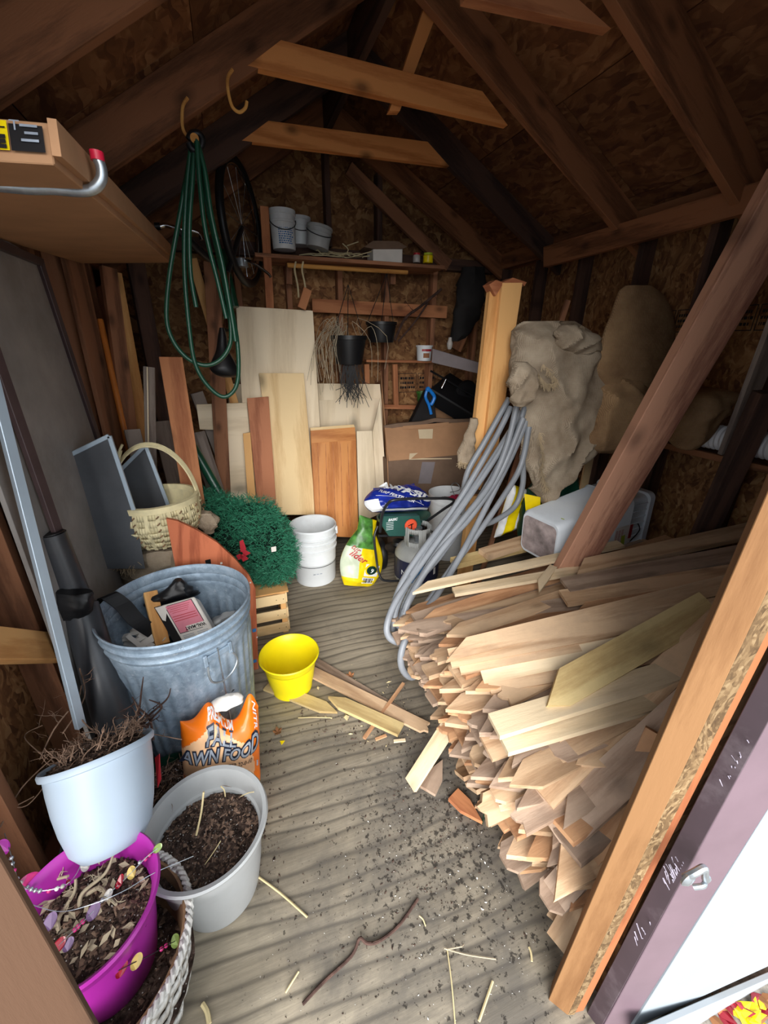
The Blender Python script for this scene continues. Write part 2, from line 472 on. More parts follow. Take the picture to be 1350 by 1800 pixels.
M['picket_d'] = wood('whitish_picket', (220,198,164), (192,168,134), sc=.8, knots=.3, dirt=.2, dcol=(150,136,122), var=.05)
M['picket_y'] = wood('greenish_yellow_picket', (206,182,130), (172,144,96), sc=.7, knots=.35, dirt=.2, var=.04)
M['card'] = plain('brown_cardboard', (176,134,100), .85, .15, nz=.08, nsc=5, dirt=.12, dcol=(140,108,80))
M['card_d'] = plain('shaded_cardboard_brown_paper', (118,96,80), .85, .15, nz=.1)  # box front's shade put into a darker cardboard tone; also used for brown paper
M['tape'] = plain('cream_packing_tape', (208,188,156), .5, .3, nz=.05)
M['tree'] = plain('green_tinsel_needles', (52,124,94), .5, .35, nz=.35, nsc=40)
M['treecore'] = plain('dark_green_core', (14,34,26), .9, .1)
M['hosegreen'] = plain('green_vinyl_hose', (22,70,50), .35, .5, nz=.1)
M['hosegrey'] = plain('grey_corrugated_conduit', (130,134,140), .42, .45, nz=.08)
M['black'] = plain('black_plastic', (22,22,24), .45, .4, nz=.15)
M['blackfab'] = plain('black_nylon_fabric', (34,32,32), .8, .2, nz=.2)
M['blue'] = plain('bright_blue_plastic', (22,118,206), .4, .4)
M['bagblue'] = plain('navy_glossy_bag', (26,44,140), .25, .6, nz=.3, nsc=5)
M['orange'] = plain('glossy_orange_bag', (250,122,24), .28, .55, nz=.06)
M['peach'] = plain('peach_bag_print', (252,196,150), .3, .5)
M['silverink'] = plain('silver_grey_ink', (150,158,170), .35, .5, nz=.2, nsc=20)
M['navyink'] = plain('dark_navy_ink', (34,40,58), .4, .4)
M['whiteink'] = plain('white_ink', (236,238,240), .4, .4)
M['redink'] = plain('red_ink', (178,40,48), .4, .4)
M['blackink'] = plain('black_ink', (26,24,26), .5, .3)
M['pink'] = plain('pink_label_print', (222,136,152), .6, .3)
M['paper'] = plain('white_paper', (222,216,208), .75, .2, nz=.05)
M['bagyellow'] = plain('glossy_yellow_bag', (244,214,16), .28, .5)
M['baggreen'] = plain('leaf_green_print', (70,120,52), .35, .45, nz=.5, nsc=22)
M['bagpale'] = plain('pale_mint_print', (206,216,190), .35, .45)
M['spreader'] = plain('dark_green_plastic', (44,86,78), .4, .45)
M['dial'] = plain('orange_red_dial', (226,88,58), .45, .4)
M['propane'] = plain('grey_enamel_steel', (162,164,162), .4, .5, nz=.05, dirt=.2, dcol=(120,118,112))
M['labelblue'] = plain('propane_label_blue', (52,116,176), .4, .4)
M['labelnavy'] = plain('propane_label_navy', (36,40,66), .4, .4)
M['tub'] = plain('white_tub_plastic', (214,220,226), .4, .4, nz=.03, dirt=.2, dcol=(150,140,134))
M['tubdirty'] = plain('mottled_dirty_tub_base', (158,144,142), .6, .3, nz=.35, nsc=12)
M['tarp'] = plain('dark_green_tarp', (14,58,44), .5, .35, nz=.3)
M['foam'] = plain('white_corrugated_pipe', (206,204,206), .6, .3, nz=.04)
M['lime'] = plain('lime_sticker', (178,196,52), .5, .3)
M['leafdry'] = plain('dry_leaf', (148,100,66), .8, .2, nz=.3)
M['leafgreen'] = plain('translucent_green_petal', (150,176,96), .25, .5)
M['leafyel'] = plain('translucent_amber_petal', (196,170,96), .25, .5)
M['petred'] = plain('dark_red_petal', (150,28,44), .25, .5)
M['petviolet'] = plain('violet_petal', (118,92,128), .25, .5)
M['petclear'] = plain('smoky_clear_petal', (178,172,166), .2, .5)
M['pearl'] = plain('magenta_pearl', (196,54,120), .2, .6)
M['silverbead'] = plain('silver_bead', (190,190,196), .2, .6, .6)
M['ground'] = plain('damp_gravel_ground', (140,132,122), .9, .1, nz=.4, nsc=30, bump=.6)
M['siding'] = plain('white_siding', (150,154,158), .5, .3, nz=.02)
M['screen'] = plain('grey_insect_screen', (84,86,90), .8, .2, nz=.1)
M['knobwood'] = wood('varnished_peg', (206,150,80), (166,110,54), knots=0)
M['cordw'] = plain('cream_cord', (206,190,150), .7, .2)
M['greybeam'] = plain('grey_painted_plank', (128,120,122), .7, .2, nz=.08)
M['dryplant'] = plain('dried_grass_stalks', (176,162,138), .9, .1, nz=.3)
M['orangestick'] = plain('orange_varnished_handle', (206,122,52), .4, .4, nz=.1)
M['flake'] = plain('flaked_grey_paint', (150,142,156), .6, .3, nz=.3, nsc=60)

# ------------------------------------------------------------------ setting
XL, XR, YB, YF = -.66, 2.2, 3.35, .30
RX, RZ = .77, 3.0          # ridge
SL, SR = .66, .55          # roof slopes left and right
def roof_z(x): return RZ-(SL*(RX-x) if x < RX else SR*(x-RX))

ground = MB()
rg = random.Random(5)
for i in range(12):
    for j in range(8):
        x0, y0 = -3+i*.6, -4+j*.53
        ground.add([(x0,y0,-.16),(x0+.6,y0,-.16),(x0+.6,y0+.53,-.16),(x0,y0+.53,-.16)], [(0,1,2,3)])
ground.build('ground', M['ground'], kind='structure')
fl = MB().box((XL-.1, .19, -.04), (XR+.1, YB+.1, 0)).build('floor', M['floor'], frame=Matrix.Identity(4), kind='structure')
MB().box((XL-.1, .205, -.16), (XR+.1, .24, -.041)).build('floor_rim', M['rafter'], fl)

# left wall
wl = MB().box((XL-.105, YF, 0), (XL-.09, YB+.1, roof_z(XL)-.02)).build('wall_left', M['osb'], frame=Matrix.Translation((XL-.1, 1.8, 0)), kind='structure')
for y in (.55, .95, 1.35, 1.72, 2.16, 2.58, 3.0, 3.3):
    board('stud', (XL-.045, y, .04), (XL-.045, y, 1.96), .038 if y != 2.16 else .06, .089, (1,0,0), M['stud'], wl)
board('bottom_plate', (XL-.045, YF, .019), (XL-.045, YB, .019), .089, .038, (0,0,1), M['stud'], wl)
board('top_plate', (XL-.045, YF, 1.98), (XL-.045, YB, 1.98), .089, .06, (0,0,1), M['rafter'], wl)
board('nailer', at_x(0, 1119, XL+.02)-V((0,.15,-.1)), at_x(131, 1141, XL+.02), .085, .038, (1,0,.2), M['lumber_y'], wl)

# right wall
wr = MB().box((XR+.09, YF, 0), (XR+.105, YB+.1, roof_z(XR)+.02)).build('wall_right', M['osb'], frame=Matrix.Translation((XR+.1, 1.8, 0)), kind='structure')
for y in (.62, 1.2, 1.6, 1.98, 2.42, 2.85, 3.28):
    board('stud', (XR+.045, y, .04), (XR+.045, y, 2.12), .038, .089, (-1,0,0), M['rafter_dark'], wr)
board('bottom_plate', (XR+.045, YF, .019), (XR+.045, YB, .019), .089, .038, (0,0,1), M['stud'], wr)
board('top_plate', (XR+.03, YF, 2.175), (XR+.03, YB, 2.175), .11, .1, (-1,0,0), M['rafter'], wr)
slab('eave_board', [at_x(1420,345,2.06), at_x(955,470,2.06), at_x(955,434,2.06), at_x(1420,292,2.06)], .035, M['rafter'], wr, grain=(0,1,0))
def stamp(parent, o, x, y, n, w_, h, mat):
    mb = MB(); r = random.Random(n*7+3); nn = V(x).cross(V(y)).normalized()*.001
    for k in range(n):
        u = k*w_*1.08
        for (a, b, c, d) in ((u,0,u+w_,.004),(u,h-.004,u+w_,h),(u,0,u+.004,h),(u+w_-.004,0,u+w_,h)):
            mb.add([o+x*p+y*q+nn for p, q in ((a,b),(c,b),(c,d),(a,d))], [(0,1,2,3)])
        for row in range(3):
            q = h*(.2+.24*row); p = u+.1*w_
            while p < u+w_*.85:
                l = r.uniform(.03, .12)*w_
                mb.add([o+x*a+y*b+nn for a, b in ((p,q),(p+l,q),(p+l,q+h*.12),(p,q+h*.12))], [(0,1,2,3)]); p += l+.03*w_
    mb.build('mill_stamp', mat, parent)
stamp(wr, V((XR+.089, 2.0, 1.62)), V((0,-1,0)), V((0,0,1)), 8, .12, .11, M['blackink'])

# back wall
wb = MB().prism([V((XL-.1,YB+.09,0)), V((XR+.1,YB+.09,0)), V((XR+.1,YB+.09,roof_z(XR))), V((RX,YB+.09,RZ)), V((XL-.1,YB+.09,roof_z(XL)))], V((0,.015,0))).build('wall_back', M['osb'], frame=Matrix.Translation((.8,YB+.09,0)), kind='structure')
for px, y0, y1 in ((425,0,2.0),(512,0,2.1),(600,0,2.1),(680,0,2.1),(762,0,2.1),(838,0,2.1)):
    p = at_y(px, 560, YB)
    board('stud', (p.x, YB+.045, .04), (p.x, YB+.045, y1), .038, .089, (0,-1,0), M['stud'], wb)
for px in (577, 668):
    p = at_y(px, 360, YB); board('stud', (p.x, YB+.045, 2.19), (p.x, YB+.045, roof_z(p.x)-.12), .038, .089, (0,-1,0), M['rafter_dark'], wb)
board('bottom_plate', (XL, YB+.045, .019), (XR, YB+.045, .019), .089, .038, (0,0,1), M['stud'], wb)
board('top_plate', (XL, YB+.045, 2.14), (XR, YB+.045, 2.14), .089, .08, (0,0,1), M['rafter_dark'], wb)
a, b = at_y(548, 537, YB-.02), at_y(784, 549, YB-.02)
board('nailer', a, b, .09, .038, (0,-1,0), M['lumber_o'], wb)
board('rake_brace', at_y(612, 297, YB-.03), at_y(788, 468, YB-.03), .085, .038, (0,-1,0), M['stud'], wb)
# low nailing frame with its ledge
a, b = at_y(641, 634, YB-.06), at_y(772, 636, YB-.06)
board('ledge', a, b, .1, .018, (0,0,1), M['lumber_o'], wb)
for px in (644, 694):
    p = at_y(px, 640, YB-.05); q = at_y(px+2, 712, YB-.05)
    board('frame_upright', p, q, .04, .03, (0,-1,0), M['lumber_o'], wb)
board('frame_rail', at_y(642, 714, YB-.05), at_y(745, 716, YB-.05), .035, .03, (0,-1,0), M['lumber_o'], wb)
stamp(wb, at_y(700, 690, YB+.085), V((1,0,0)), V((0,0,1)), 2, .17, .16, M['blackink'])

# front wall round the doorway (behind and beside the camera)
wf = MB()
wf.box((.70, YF-.03, 0), (XR+.1, YF-.015, roof_z(XR)))
wf.prism([V((.70,YF-.03,2.1)), V((XR+.1,YF-.03,2.1)), V((XR+.1,YF-.03,roof_z(XR))), V((RX,YF-.03,RZ)), V((-.24,YF-.03,roof_z(-.24))), V((.0,YF-.03,2.34)), V((.70,YF-.03,2.34))], V((0,.015,0)))
wf = wf.build('wall_front', M['osb'], frame=Matrix.Translation((.8,YF,0)), kind='structure')
for x in (1.1, 1.5, 1.9):
    board('stud', (x, YF+.03, .04), (x, YF+.03, 2.1), .038, .089, (0,1,0), M['stud'], wf)
board('door_header', (-.2, YF, 2.36), (.75, YF, 2.36), .09, .08, (0,-1,0), M['stud'], wf)

# roof
def roof_panels(side, parent):
    x_e = XL-.1 if side < 0 else XR+.1
    x_r = RX
    z_e, z_r = roof_z(x_e), RZ
    L = math.hypot(x_e-x_r, z_e-z_r); ux = V((x_e-x_r, 0, z_e-z_r)).normalized()
    nrm = V((-ux.z, 0, ux.x)) if side > 0 else V((ux.z, 0, -ux.x))
    if nrm.z < 0: nrm = -nrm
    s = 0; row = 0
    while s < L-.02:
        e = min(L, s+.61*1.0 if row else .9)
        y = .15 + (-.6 if row % 2 else 0)
        while y < YB+.1:
            y1 = min(y+1.22, YB+.12); y0 = max(y, .15)
            if y1 > y0+.02:
                p = [V((x_r,0,z_r))+ux*(s+.002)+V((0,y0+.002,0)), V((x_r,0,z_r))+ux*(e-.002)+V((0,y0+.002,0)),
                     V((x_r,0,z_r))+ux*(e-.002)+V((0,y1-.002,0)), V((x_r,0,z_r))+ux*(s+.002)+V((0,y1-.002,0))]
                F = frame_xz(p[0], V((0,1,0)), nrm)
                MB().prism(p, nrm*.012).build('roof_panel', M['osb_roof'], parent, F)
            y += 1.22
        s = e; row += 1
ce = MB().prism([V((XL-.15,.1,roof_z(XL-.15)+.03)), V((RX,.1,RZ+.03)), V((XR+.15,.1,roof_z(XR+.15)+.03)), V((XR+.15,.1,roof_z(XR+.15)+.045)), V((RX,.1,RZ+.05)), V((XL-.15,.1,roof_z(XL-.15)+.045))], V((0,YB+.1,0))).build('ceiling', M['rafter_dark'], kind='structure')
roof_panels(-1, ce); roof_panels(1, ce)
def rafter(y, side, mat, dp=.14):
    sl = SL if side < 0 else SR
    xe = XL-.08 if side < 0 else XR+.08
    dv = dp*math.sqrt(1+sl*sl)
    x_in = RX+side*.019
    p = [V((x_in,y-.019,roof_z(x_in))), V((xe,y-.019,roof_z(xe))), V((xe,y-.019,roof_z(xe)-dv)), V((x_in,y-.019,roof_z(x_in)-dv))]
    F = frame_xz(p[0], p[1]-p[0], V((0,-1,0)))
    MB().prism(p, V((0,.038,0))).build('rafter', mat, ce, F, bevel=.002)
for y, ml, mr in ((.40,'rafter','rafter'),(.78,'rafter','rafter'),(1.44,'rafter','rafter'),(2.05,'rafter','rafter'),(2.70,'rafter_dark','rafter_dark'),(3.30,'rafter','rafter')):
    rafter(y, -1, M[ml]); rafter(y, 1, M[mr], .17 if y == 1.44 else .14)
board('ridge_board', (RX,.2,RZ-.11), (RX,YB+.05,RZ-.11), .19, .036, (-1,0,0), M['rafter_dark'], ce)
slab('collar_tie', [at_y(435,115,2.03), at_y(893,220,2.03), at_y(848,160,2.03), at_y(494,70,2.03)], .036, M['tie'], ce, grain=(1,0,0))
slab('collar_tie', [at_y(425,247,2.68), at_y(790,292,2.68), at_y(752,249,2.68), at_y(472,212,2.68)], .036, M['tie'], ce, grain=(1,0,0))
slab('collar_tie', [at_y(820,-5,1.38), at_y(1075,50,1.38), at_y(1010,-8,1.38), at_y(820,-45,1.38)], .036, M['lumber_o'], ce, grain=(1,0,0))
slab('ridge_strut', [at_y(684,195,2.09), at_y(703,195,2.09), at_y(800,-60,2.09), at_y(770,-60,2.09)], .036, M['tie'], ce)
# screw-in wooden pegs and hooks under the second rafter
def px_tube(name, pts, y, r, mat, parent=None, n=6, seg=8, **k):
    return MB().tube(smoothpath(ys(pts, y), n), r, seg).build(name, mat, parent, smooth=True, **k)
px_tube('utility_hook', [(409,122),(401,135),(400,152),(404,175),(410,190),(421,197),(431,190),(434,178)], 1.95, .0055, M['knobwood'],
        label='curved bare screw hook dangling open below left rafter', cat='hook')
px_tube('utility_hook', [(330,172),(322,185),(320,205),(322,228),(334,244),(348,243),(352,232)], 1.95, .0055, M['knobwood'],
        label='screw hook holding the green hose under left rafter', cat='hook')

# ------------------------------------------------------------------ doorway frame on the right, with trim and white door leaf
def strip(name, bA, bB, yA, yB, mat, parent=None, zt=2.1, t=.04, **k):
    """upright strip between two slightly leaning edges: (x at floor, x at 1 m)"""
    z0 = k.pop('z0', 0)
    f = lambda e, z, y: V((e[0]+(e[1]-e[0])*z, y, z))
    pts = [f(bA,z0,yA), f(bB,z0,yB), f(bB,zt,yB), f(bA,zt,yA)]
    return slab(name, pts, t, mat, parent, grain=pts[3]-pts[0], back=V((0,1,0)), **k)
dj = empty('door_1', (.62,.28,0), kind='structure')
def edge(pa, pb, y, n=0):
    a = at_y(pa[0], pa[1], y); b = at_y(pb[0], pb[1], y); k = (b.x-a.x)/(b.z-a.z)
    return (a.x-k*a.z, a.x-k*a.z+k)
e0 = edge((1183,1250),(969,1747),.305); e1 = edge((1250,1250),(1061,1650),.27); e2 = edge((1280,1250),(1079,1650),.262)
e3 = edge((1304,1250),(1098,1650),.255); e4 = edge((1350,1270),(1142,1650),.225); e5 = edge((1350,1425),(1208,1650),.20)
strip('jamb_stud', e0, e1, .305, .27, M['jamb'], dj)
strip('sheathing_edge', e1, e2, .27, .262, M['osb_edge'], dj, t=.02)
strip('jamb_backing_stud', e2, e3, .266, .262, M['jamb2'], dj)
strip('dark_trim_board', e3, e4, .255, .225, M['purple'], dj, t=.02)
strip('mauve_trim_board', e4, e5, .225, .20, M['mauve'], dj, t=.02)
# worn paint scratches as thin flakes
sc = MB(); rr = random.Random(11)
for (px, py, n, ln) in ((1180,1525,26,26),(1200,1545,22,14),(1128,1640,12,30),(1302,1352,22,16),(1318,1330,16,24),(1290,1372,12,14)):
    for i in range(n):
        x, y = px+rr.gauss(0,10), py+rr.gauss(0,16); an = rr.uniform(.9,1.3); l = rr.uniform(.3,1)*ln
        dx, dy = math.cos(an)*l, math.sin(an)*l; w_ = rr.uniform(.8,2.6)
        yy = .232
        sc.add([at_y(x,y,yy), at_y(x+w_,y,yy), at_y(x+dx+w_*.5,y+dy,yy), at_y(x+dx,y+dy,yy)], [(0,1,2,3)])
sc.build('flaked_paint', M['flake'], dj, kind='stuff')
# hasp bracket
hb = MB(); c = at_y(1212, 1538, .205)
hb.tube(smoothpath([c+V((-.012,0,0)), c+V((-.004,-.006,.022)), c+V((.012,-.008,.028)), c+V((.02,-.01,.01)), c+V((.026,-.012,-.008)), c+V((.036,-.01,-.012))], 5), .006, 8)
hb.lathe([(0,0),(.014,0),(.016,.004),(.009,.009),(0,.01)], c+V((-.008,0,0)), 16, axis=Matrix.Rotation(PI/2,3,'X'))
hb.tube(smoothpath([c+V((.004,-.01,-.02)), c+V((.016,-.016,-.012)), c+V((.03,-.012,-.02))], 4), .0045, 8)
hb.build('latch_hook', M['metal'], dj, smooth=True)
# white door leaf / siding sheet beyond the trim
dw = empty('door_2', (1.2,.18,0), kind='structure')
e6 = (1.75, 1.85)
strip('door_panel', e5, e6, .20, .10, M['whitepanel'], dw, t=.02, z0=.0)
slab('door_bottom_trim', [at_y(1120,1822,.172), at_y(1420,1692,.140), at_y(1420,1724,.140), at_y(1120,1856,.172)], .012, M['siding'], dw, grain=(1,0,0))
slab('door_bottom_seal', [at_y(1150,1798,.18), at_y(1400,1692,.152), at_y(1400,1698,.152), at_y(1150,1804,.18)], .004, M['dark_metal'], dw, grain=(1,0,0))

# left jamb
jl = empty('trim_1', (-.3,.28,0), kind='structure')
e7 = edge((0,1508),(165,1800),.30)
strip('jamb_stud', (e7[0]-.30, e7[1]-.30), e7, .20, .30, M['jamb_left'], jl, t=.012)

# ------------------------------------------------------------------ the pile of wooden fence pickets
rp = random.Random(21)
def picket_mesh(kind, L, w, t):
    """tip at x=0, runs along +x, wide face up"""
    h = w/2; c = .003
    if kind == 'point': o = [(0,0),(.075,-h),(L,-h),(L,h),(.075,h)]
    elif kind == 'skew': o = [(0,-h*.4),(.06,-h),(L,-h),(L,h),(.10,h)]
    elif kind == 'half': o = [(0,-h),(L,-h),(L,h),(.09,h)]
    elif kind == 'dog': o = [(0,-h*.45),(.022,-h),(L,-h),(L,h),(.022,h),(0,h*.45)]
    elif kind == 'torn': o = [(.012,-h),(L,-h),(L,h),(.03,h),(.018,h*.5),(.0,h*.42),(.006,0),(.02,-h*.3)]
    else: o = [(0,-h),(L,-h),(L,h),(0,h)]
    mb = MB(); mb.prism([V((x,y,-t/2)) for x, y in o], V((0,0,t)))
    return mb
PK = {}
def picket_proto(kind, L, w, t, mat):
    key = (kind, L, w, t, mat)
    if key not in PK:
        mb = picket_mesh(kind, L, w, t)
        me = bpy.data.meshes.new('picket'); me.from_pydata(mb.v, [], mb.f); me.materials.append(M[mat]); me.update()
        bm = bmesh.new(); bm.from_mesh(me); bmesh.ops.recalc_face_normals(bm, faces=bm.faces); bm.to_mesh(me); bm.free()
        PK[key] = me
    return PK[key]
PG = 'wooden fence pickets in the big pile'
def picket(F, kind='flat', L=1.5, w=.075, t=.016, mat='picket_a', label=None, group=PG):
    o = bpy.data.objects.new('fence_picket', picket_proto(kind, L, w, t, mat))
    link(o, None, F)
    return tag(o, label or 'tan wooden fence picket packed among many alike in the pile', 'picket', group)
def hero(a, b, kind, w, t, mat, label, up=V((0,-.06,1)), group=PG, L=None):
    a, b = V(a), V(b); L = L or round((b-a).length, 2)
    d = (b-a).normalized()
    if a.y+d.y*L < .46:                       # keep clear of the front wall
        d.y = (.46-a.y)/L; d.normalize(); b = a+d*L
    if a.x+d.x*L > 2.17: L = round((2.17-a.x)/d.x, 2)
    return picket(frame_xz(a, b-a, up), kind, L, w, t, mat, label, group)

def pile_h(y):
    pts = [(.34,.34),(.42,.44),(.55,.50),(.8,.56),(1.05,.56),(1.3,.47),(1.5,.36),(1.68,.2)]
    if y <= pts[0][0]: return pts[0][1]
    for (a, ha), (b, hb) in zip(pts, pts[1:]):
        if y <= b: return ha+(hb-ha)*(y-a)/(b-a)
    return .15
def pile_x(y, z):
    base = .70 if y > .5 else .74
    return base - .14*math.sin(min(1, z/.42)*PI/2) + (.10*max(0, y-1.1)) + max(0, (z-.46))*.5
cnt = 0; z = .012; layer = 0
while z < .60:
    y = .37 + (.03 if layer % 2 else 0)
    while y < 1.66:
        if z < pile_h(y):
            wv = rp.choice((.062, .07, .078, .086)); tv = rp.choice((.014, .018))
            x0 = pile_x(y, z) + rp.gauss(0, .03) + (rp.random() < .12)*rp.uniform(.05, .2)
            front = max(0, (.62-y)/.25)
            yaw = rp.gauss(.0, .035) + front*rp.uniform(.04, .20)      # ends fan towards the door
            pit = .05 + rp.gauss(0, .018) + z*.08 + front*.03
            roll = rp.gauss(0, .09) + (rp.random() < .05)*rp.choice((-.7, .7)) - front*.06
            Lv = rp.choice((1.2, 1.35, 1.45)) if y > .9 else rp.choice((1.3, 1.42))
            if x0+Lv > 2.14: Lv = 1.2
            F = Matrix.Translation((x0, y, z)) @ Matrix.Rotation(yaw, 4, 'Z') @ Matrix.Rotation(-pit, 4, 'Y') @ Matrix.Rotation(roll, 4, 'X')
            kind = rp.choices(('point', 'skew', 'half', 'dog', 'flat', 'torn'), (5, 2, 2, 1.5, 3.5, 2))[0]
            mat = rp.choices(('picket_a', 'picket_b', 'picket_c'), (4, 3, 3.5))[0]
            kn = {'point': 'pointed', 'skew': 'lopsided pointed', 'half': 'slant-cut', 'dog': 'dog-eared', 'flat': 'square-ended', 'torn': 'split-ended'}[kind]
            cn = {'picket_a': 'pale tan', 'picket_b': 'warm brown', 'picket_c': 'greyish'}[mat]
            zn = 'beside the doorway post' if y < .6 else 'facing the bare floor' if y < .95 else 'facing the loose pickets' if y < 1.3 else 'behind the hose loops'
            hn = 'near the floor' if z < .2 else 'halfway up' if z < .4 else 'near the top'
            picket(F, kind, Lv, wv, tv, mat, '%s %s picket %s of the pile %s' % (cn, kn, hn, zn)); cnt += 1
            y += wv*.93+.006
        else: y += .05
    z += .0315; layer += 1

# pickets that can be told apart on top of and beside the pile
T = lambda px, py, z: at_z(px, py, z)
hero(T(953,1230,.62), T(1250,1062,.76), 'skew', .095, .018, 'picket_y', 'greenish yellow pointed picket lying diagonally on top of pile', up=V((0,-.45,1)))
hero(T(868,1277,.575), T(1200,1175,.66), 'flat', .07, .018, 'picket_d', 'upper of two whitish square-ended boards jutting from the pile front')
hero(T(884,1308,.55), T(1210,1222,.62), 'flat', .06, .018, 'picket_d', 'lower of two whitish square-ended boards jutting from the pile front', L=1.2)
st = [((779,1148),(1010,1092),'half','uppermost of the even stack of flat pickets, thin bright edge'),
      ((790,1158),(1040,1110),'flat','speckled picket second in the even stack at pile middle'),
      ((806,1169),(1060,1122),'flat','speckled picket third in the even stack at pile middle'),
      ((846,1186),(1080,1140),'flat','pale square-ended picket fourth in the even stack'),
      ((858,1203),(1110,1160),'flat','broad freckled board lowest of the even stack')]
for i, (a, b, k, lb) in enumerate(st):
    zz = .60-.012*i
    hero(T(*a, zz), T(*b, zz+.09), k, .062, .016, 'picket_a' if i != 3 else 'picket_d', lb, L=1.25, up=V((0,-.5,1)))
hero(T(700,1108,.47), T(830,1088,.53), 'point', .07, .014, 'picket_c', 'long pointed pale picket tip above the hose loop bottom', L=1.2)
hero(T(722,1037,.54), T(960,985,.60), 'half', .055, .014, 'picket_d', 'thin pale lath crossing behind the grey hoses towards the tub', L=1.1)
hero(T(797,1041,.53), T(950,1014,.585), 'flat', .05, .016, 'picket_d', 'short pale lath with bright cut end under the thin lath', L=1.0)
hero(T(850,975,.50), T(975,935,.52), 'flat', .085, .03, 'picket_a', 'upper of two thick boards against the hoses behind the pile', L=.7)
hero(T(797,990,.46), T(965,950,.5), 'flat', .075, .03, 'picket_y', 'lower of two thick boards against the hoses behind the pile', L=.8)
hero(T(1003,1002,.66), T(1330,930,.80), 'half', .09, .022, 'picket_a', 'thick orange-ended board along the top edge of the pile', L=1.1)
hero(T(1005,972,.63), T(1090,1000,.62), 'point', .07, .03, 'lumber_y', 'short pointed orange stub jutting up beside the brown brace', L=.3)
hero(T(993,1030,.66), T(1290,975,.79), 'flat', .09, .016, 'picket_c', 'long weathered board second from top edge of pile', L=1.15)
hero(T(990,1052,.645), T(1270,1010,.76), 'flat', .085, .016, 'picket_a', 'long pale board third from top edge of pile', L=1.15)
hero(T(995,1078,.63), T(1260,1040,.74), 'half', .08, .018, 'picket_b', 'long board with dark resin streak below the third board', L=1.15)
hero(T(1000,1102,.615), T(1250,1060,.72), 'flat', .075, .016, 'picket_a', 'long pale board fifth from top edge of pile', L=1.15)
hero(T(940,1040,.60), T(1000,960,.60), 'half', .035, .012, 'picket_d', 'short white sliver board standing beside the brown brace foot', L=.26)
hero(T(1012,1346,.50), T(1180,1270,.58), 'point', .09, .018, 'picket_a', 'broad clean pointed picket in lower pile near the doorway post', L=1.1)
hero(T(968,1320,.50), T(1120,1265,.56), 'dog', .09, .02, 'picket_c', 'pinkish rounded-end picket under the whitish boards', L=1.1)
hero(T(908,1352,.46), T(1010,1300,.52), 'flat', .085, .02, 'picket_a', 'square-ended picket tilted forward below the whitish boards', L=1.1)
hero(T(950,1396,.44), T(1040,1310,.52), 'flat', .085, .02, 'picket_a', 'square-ended picket angled steeply over its neighbours near doorway', L=.9)
hero(T(903,1445,.40), T(1130,1360,.5), 'torn', .075, .018, 'picket_c', 'long grey split-end picket low in the pile front', L=1.1)
hero(T(975,1466,.38), T(1090,1400,.5), 'dog', .10, .018, 'picket_c', 'wide grey knotted picket low in the pile front', L=1.0)
hero(T(985,1530,.32), T(1090,1480,.42), 'skew', .09, .016, 'picket_b', 'broad brown pointed picket near the foot of doorway post', L=.95)
hero(T(962,1524,.30), T(1010,1470,.36), 'point', .06, .014, 'picket_c', 'narrow grey pointed picket aimed down near doorway post', L=.9)
hero(T(976,1575,.25), T(1090,1530,.36), 'flat', .07, .02, 'picket_c', 'grey square picket end just above the lowest bundle', L=.9)
hero(T(978,1655,.1), T(1040,1560,.24), 'flat', .05, .02, 'picket_a', 'lowest pale picket end hanging beside the doorway post', L=.7)
hero(T(1000,1650,.1), T(1035,1570,.22), 'flat', .06, .02, 'picket_b', 'brown picket end lowest beside the doorway post', L=.6)
hero(T(836,1376,.34), T(900,1358,.38), 'point', .07, .018, 'picket_b', 'pointed orange-edged picket tip sticking out left of pile', L=1.1)
hero(T(842,1348,.31), T(910,1380,.30), 'half', .05, .02, 'picket_b', 'small orange picket corner under the pointed tip', L=.9)

# loose pickets on the floor
LG = 'loose pickets on the floor by the yellow pot'
def floor_picket(pa, pb, kind, w, t, mat, label, z=.012, z2=None, L=None, name='fence_picket'):
    a, b = T(*pa, z), T(*pb, z if z2 is None else z2)
    o = picket(frame_xz(a, b-a, V((0,0,1))), kind, L or round((b-a).length, 2), w, t, mat, label, LG)
    return o
floor_picket((755,1283),(538,1176),'torn',.06,.012,'picket_a','long loose picket on floor running from yellow pot to pile', z=.024)
floor_picket((742,1276),(550,1160),'flat',.045,.01,'picket_c','thin brown picket half under the long loose picket', z=.008)
floor_picket((593,1253),(470,1205),'point',.06,.012,'picket_y','loose pointed picket with its butt under the yellow pot', z=.008)
floor_picket((577,1226),(704,1283),'point',.062,.016,'picket_y','short loose pointed picket lying over a brown stick', z=.034)
floor_picket((640,1298),(710,1200),'flat',.014,.01,'picket_b','narrow brown stick under the short loose picket', z=.014, z2=.04)
floor_picket((722,1380),(812,1240),'flat',.06,.014,'picket_d','pale picket leaning from the floor up onto the pile', z=.012, z2=.3)
floor_picket((778,1337),(752,1390),'point',.062,.014,'picket_c','broken-off brown picket tip lying alone on floor')
floor_picket((848,1447),(795,1395),'point',.055,.016,'lumber_o','orange-brown picket offcut with green cord at its tip')
for (a, b) in (((660,1300),(678,1293)), ((692,1303),(712,1301))):
    floor_picket(a, b, 'flat', .012, .006, 'picket_b' if a[0] < 670 else 'picket_d', 'small %s wood chip beside the short loose picket' % ('orange' if a[0] < 670 else 'pale'))

# ------------------------------------------------------------------ brown diagonal brace
br = board('diagonal_brace', at_y(963, 1072, 1.30), at_y(1385, 300, .98)+V((.04,0,.0)), .145, .055, (-.35,-1,.1), M['brace'], bevel=.003,
           label='reddish brown rough diagonal beam rising from pile to right roof edge', cat='beam')

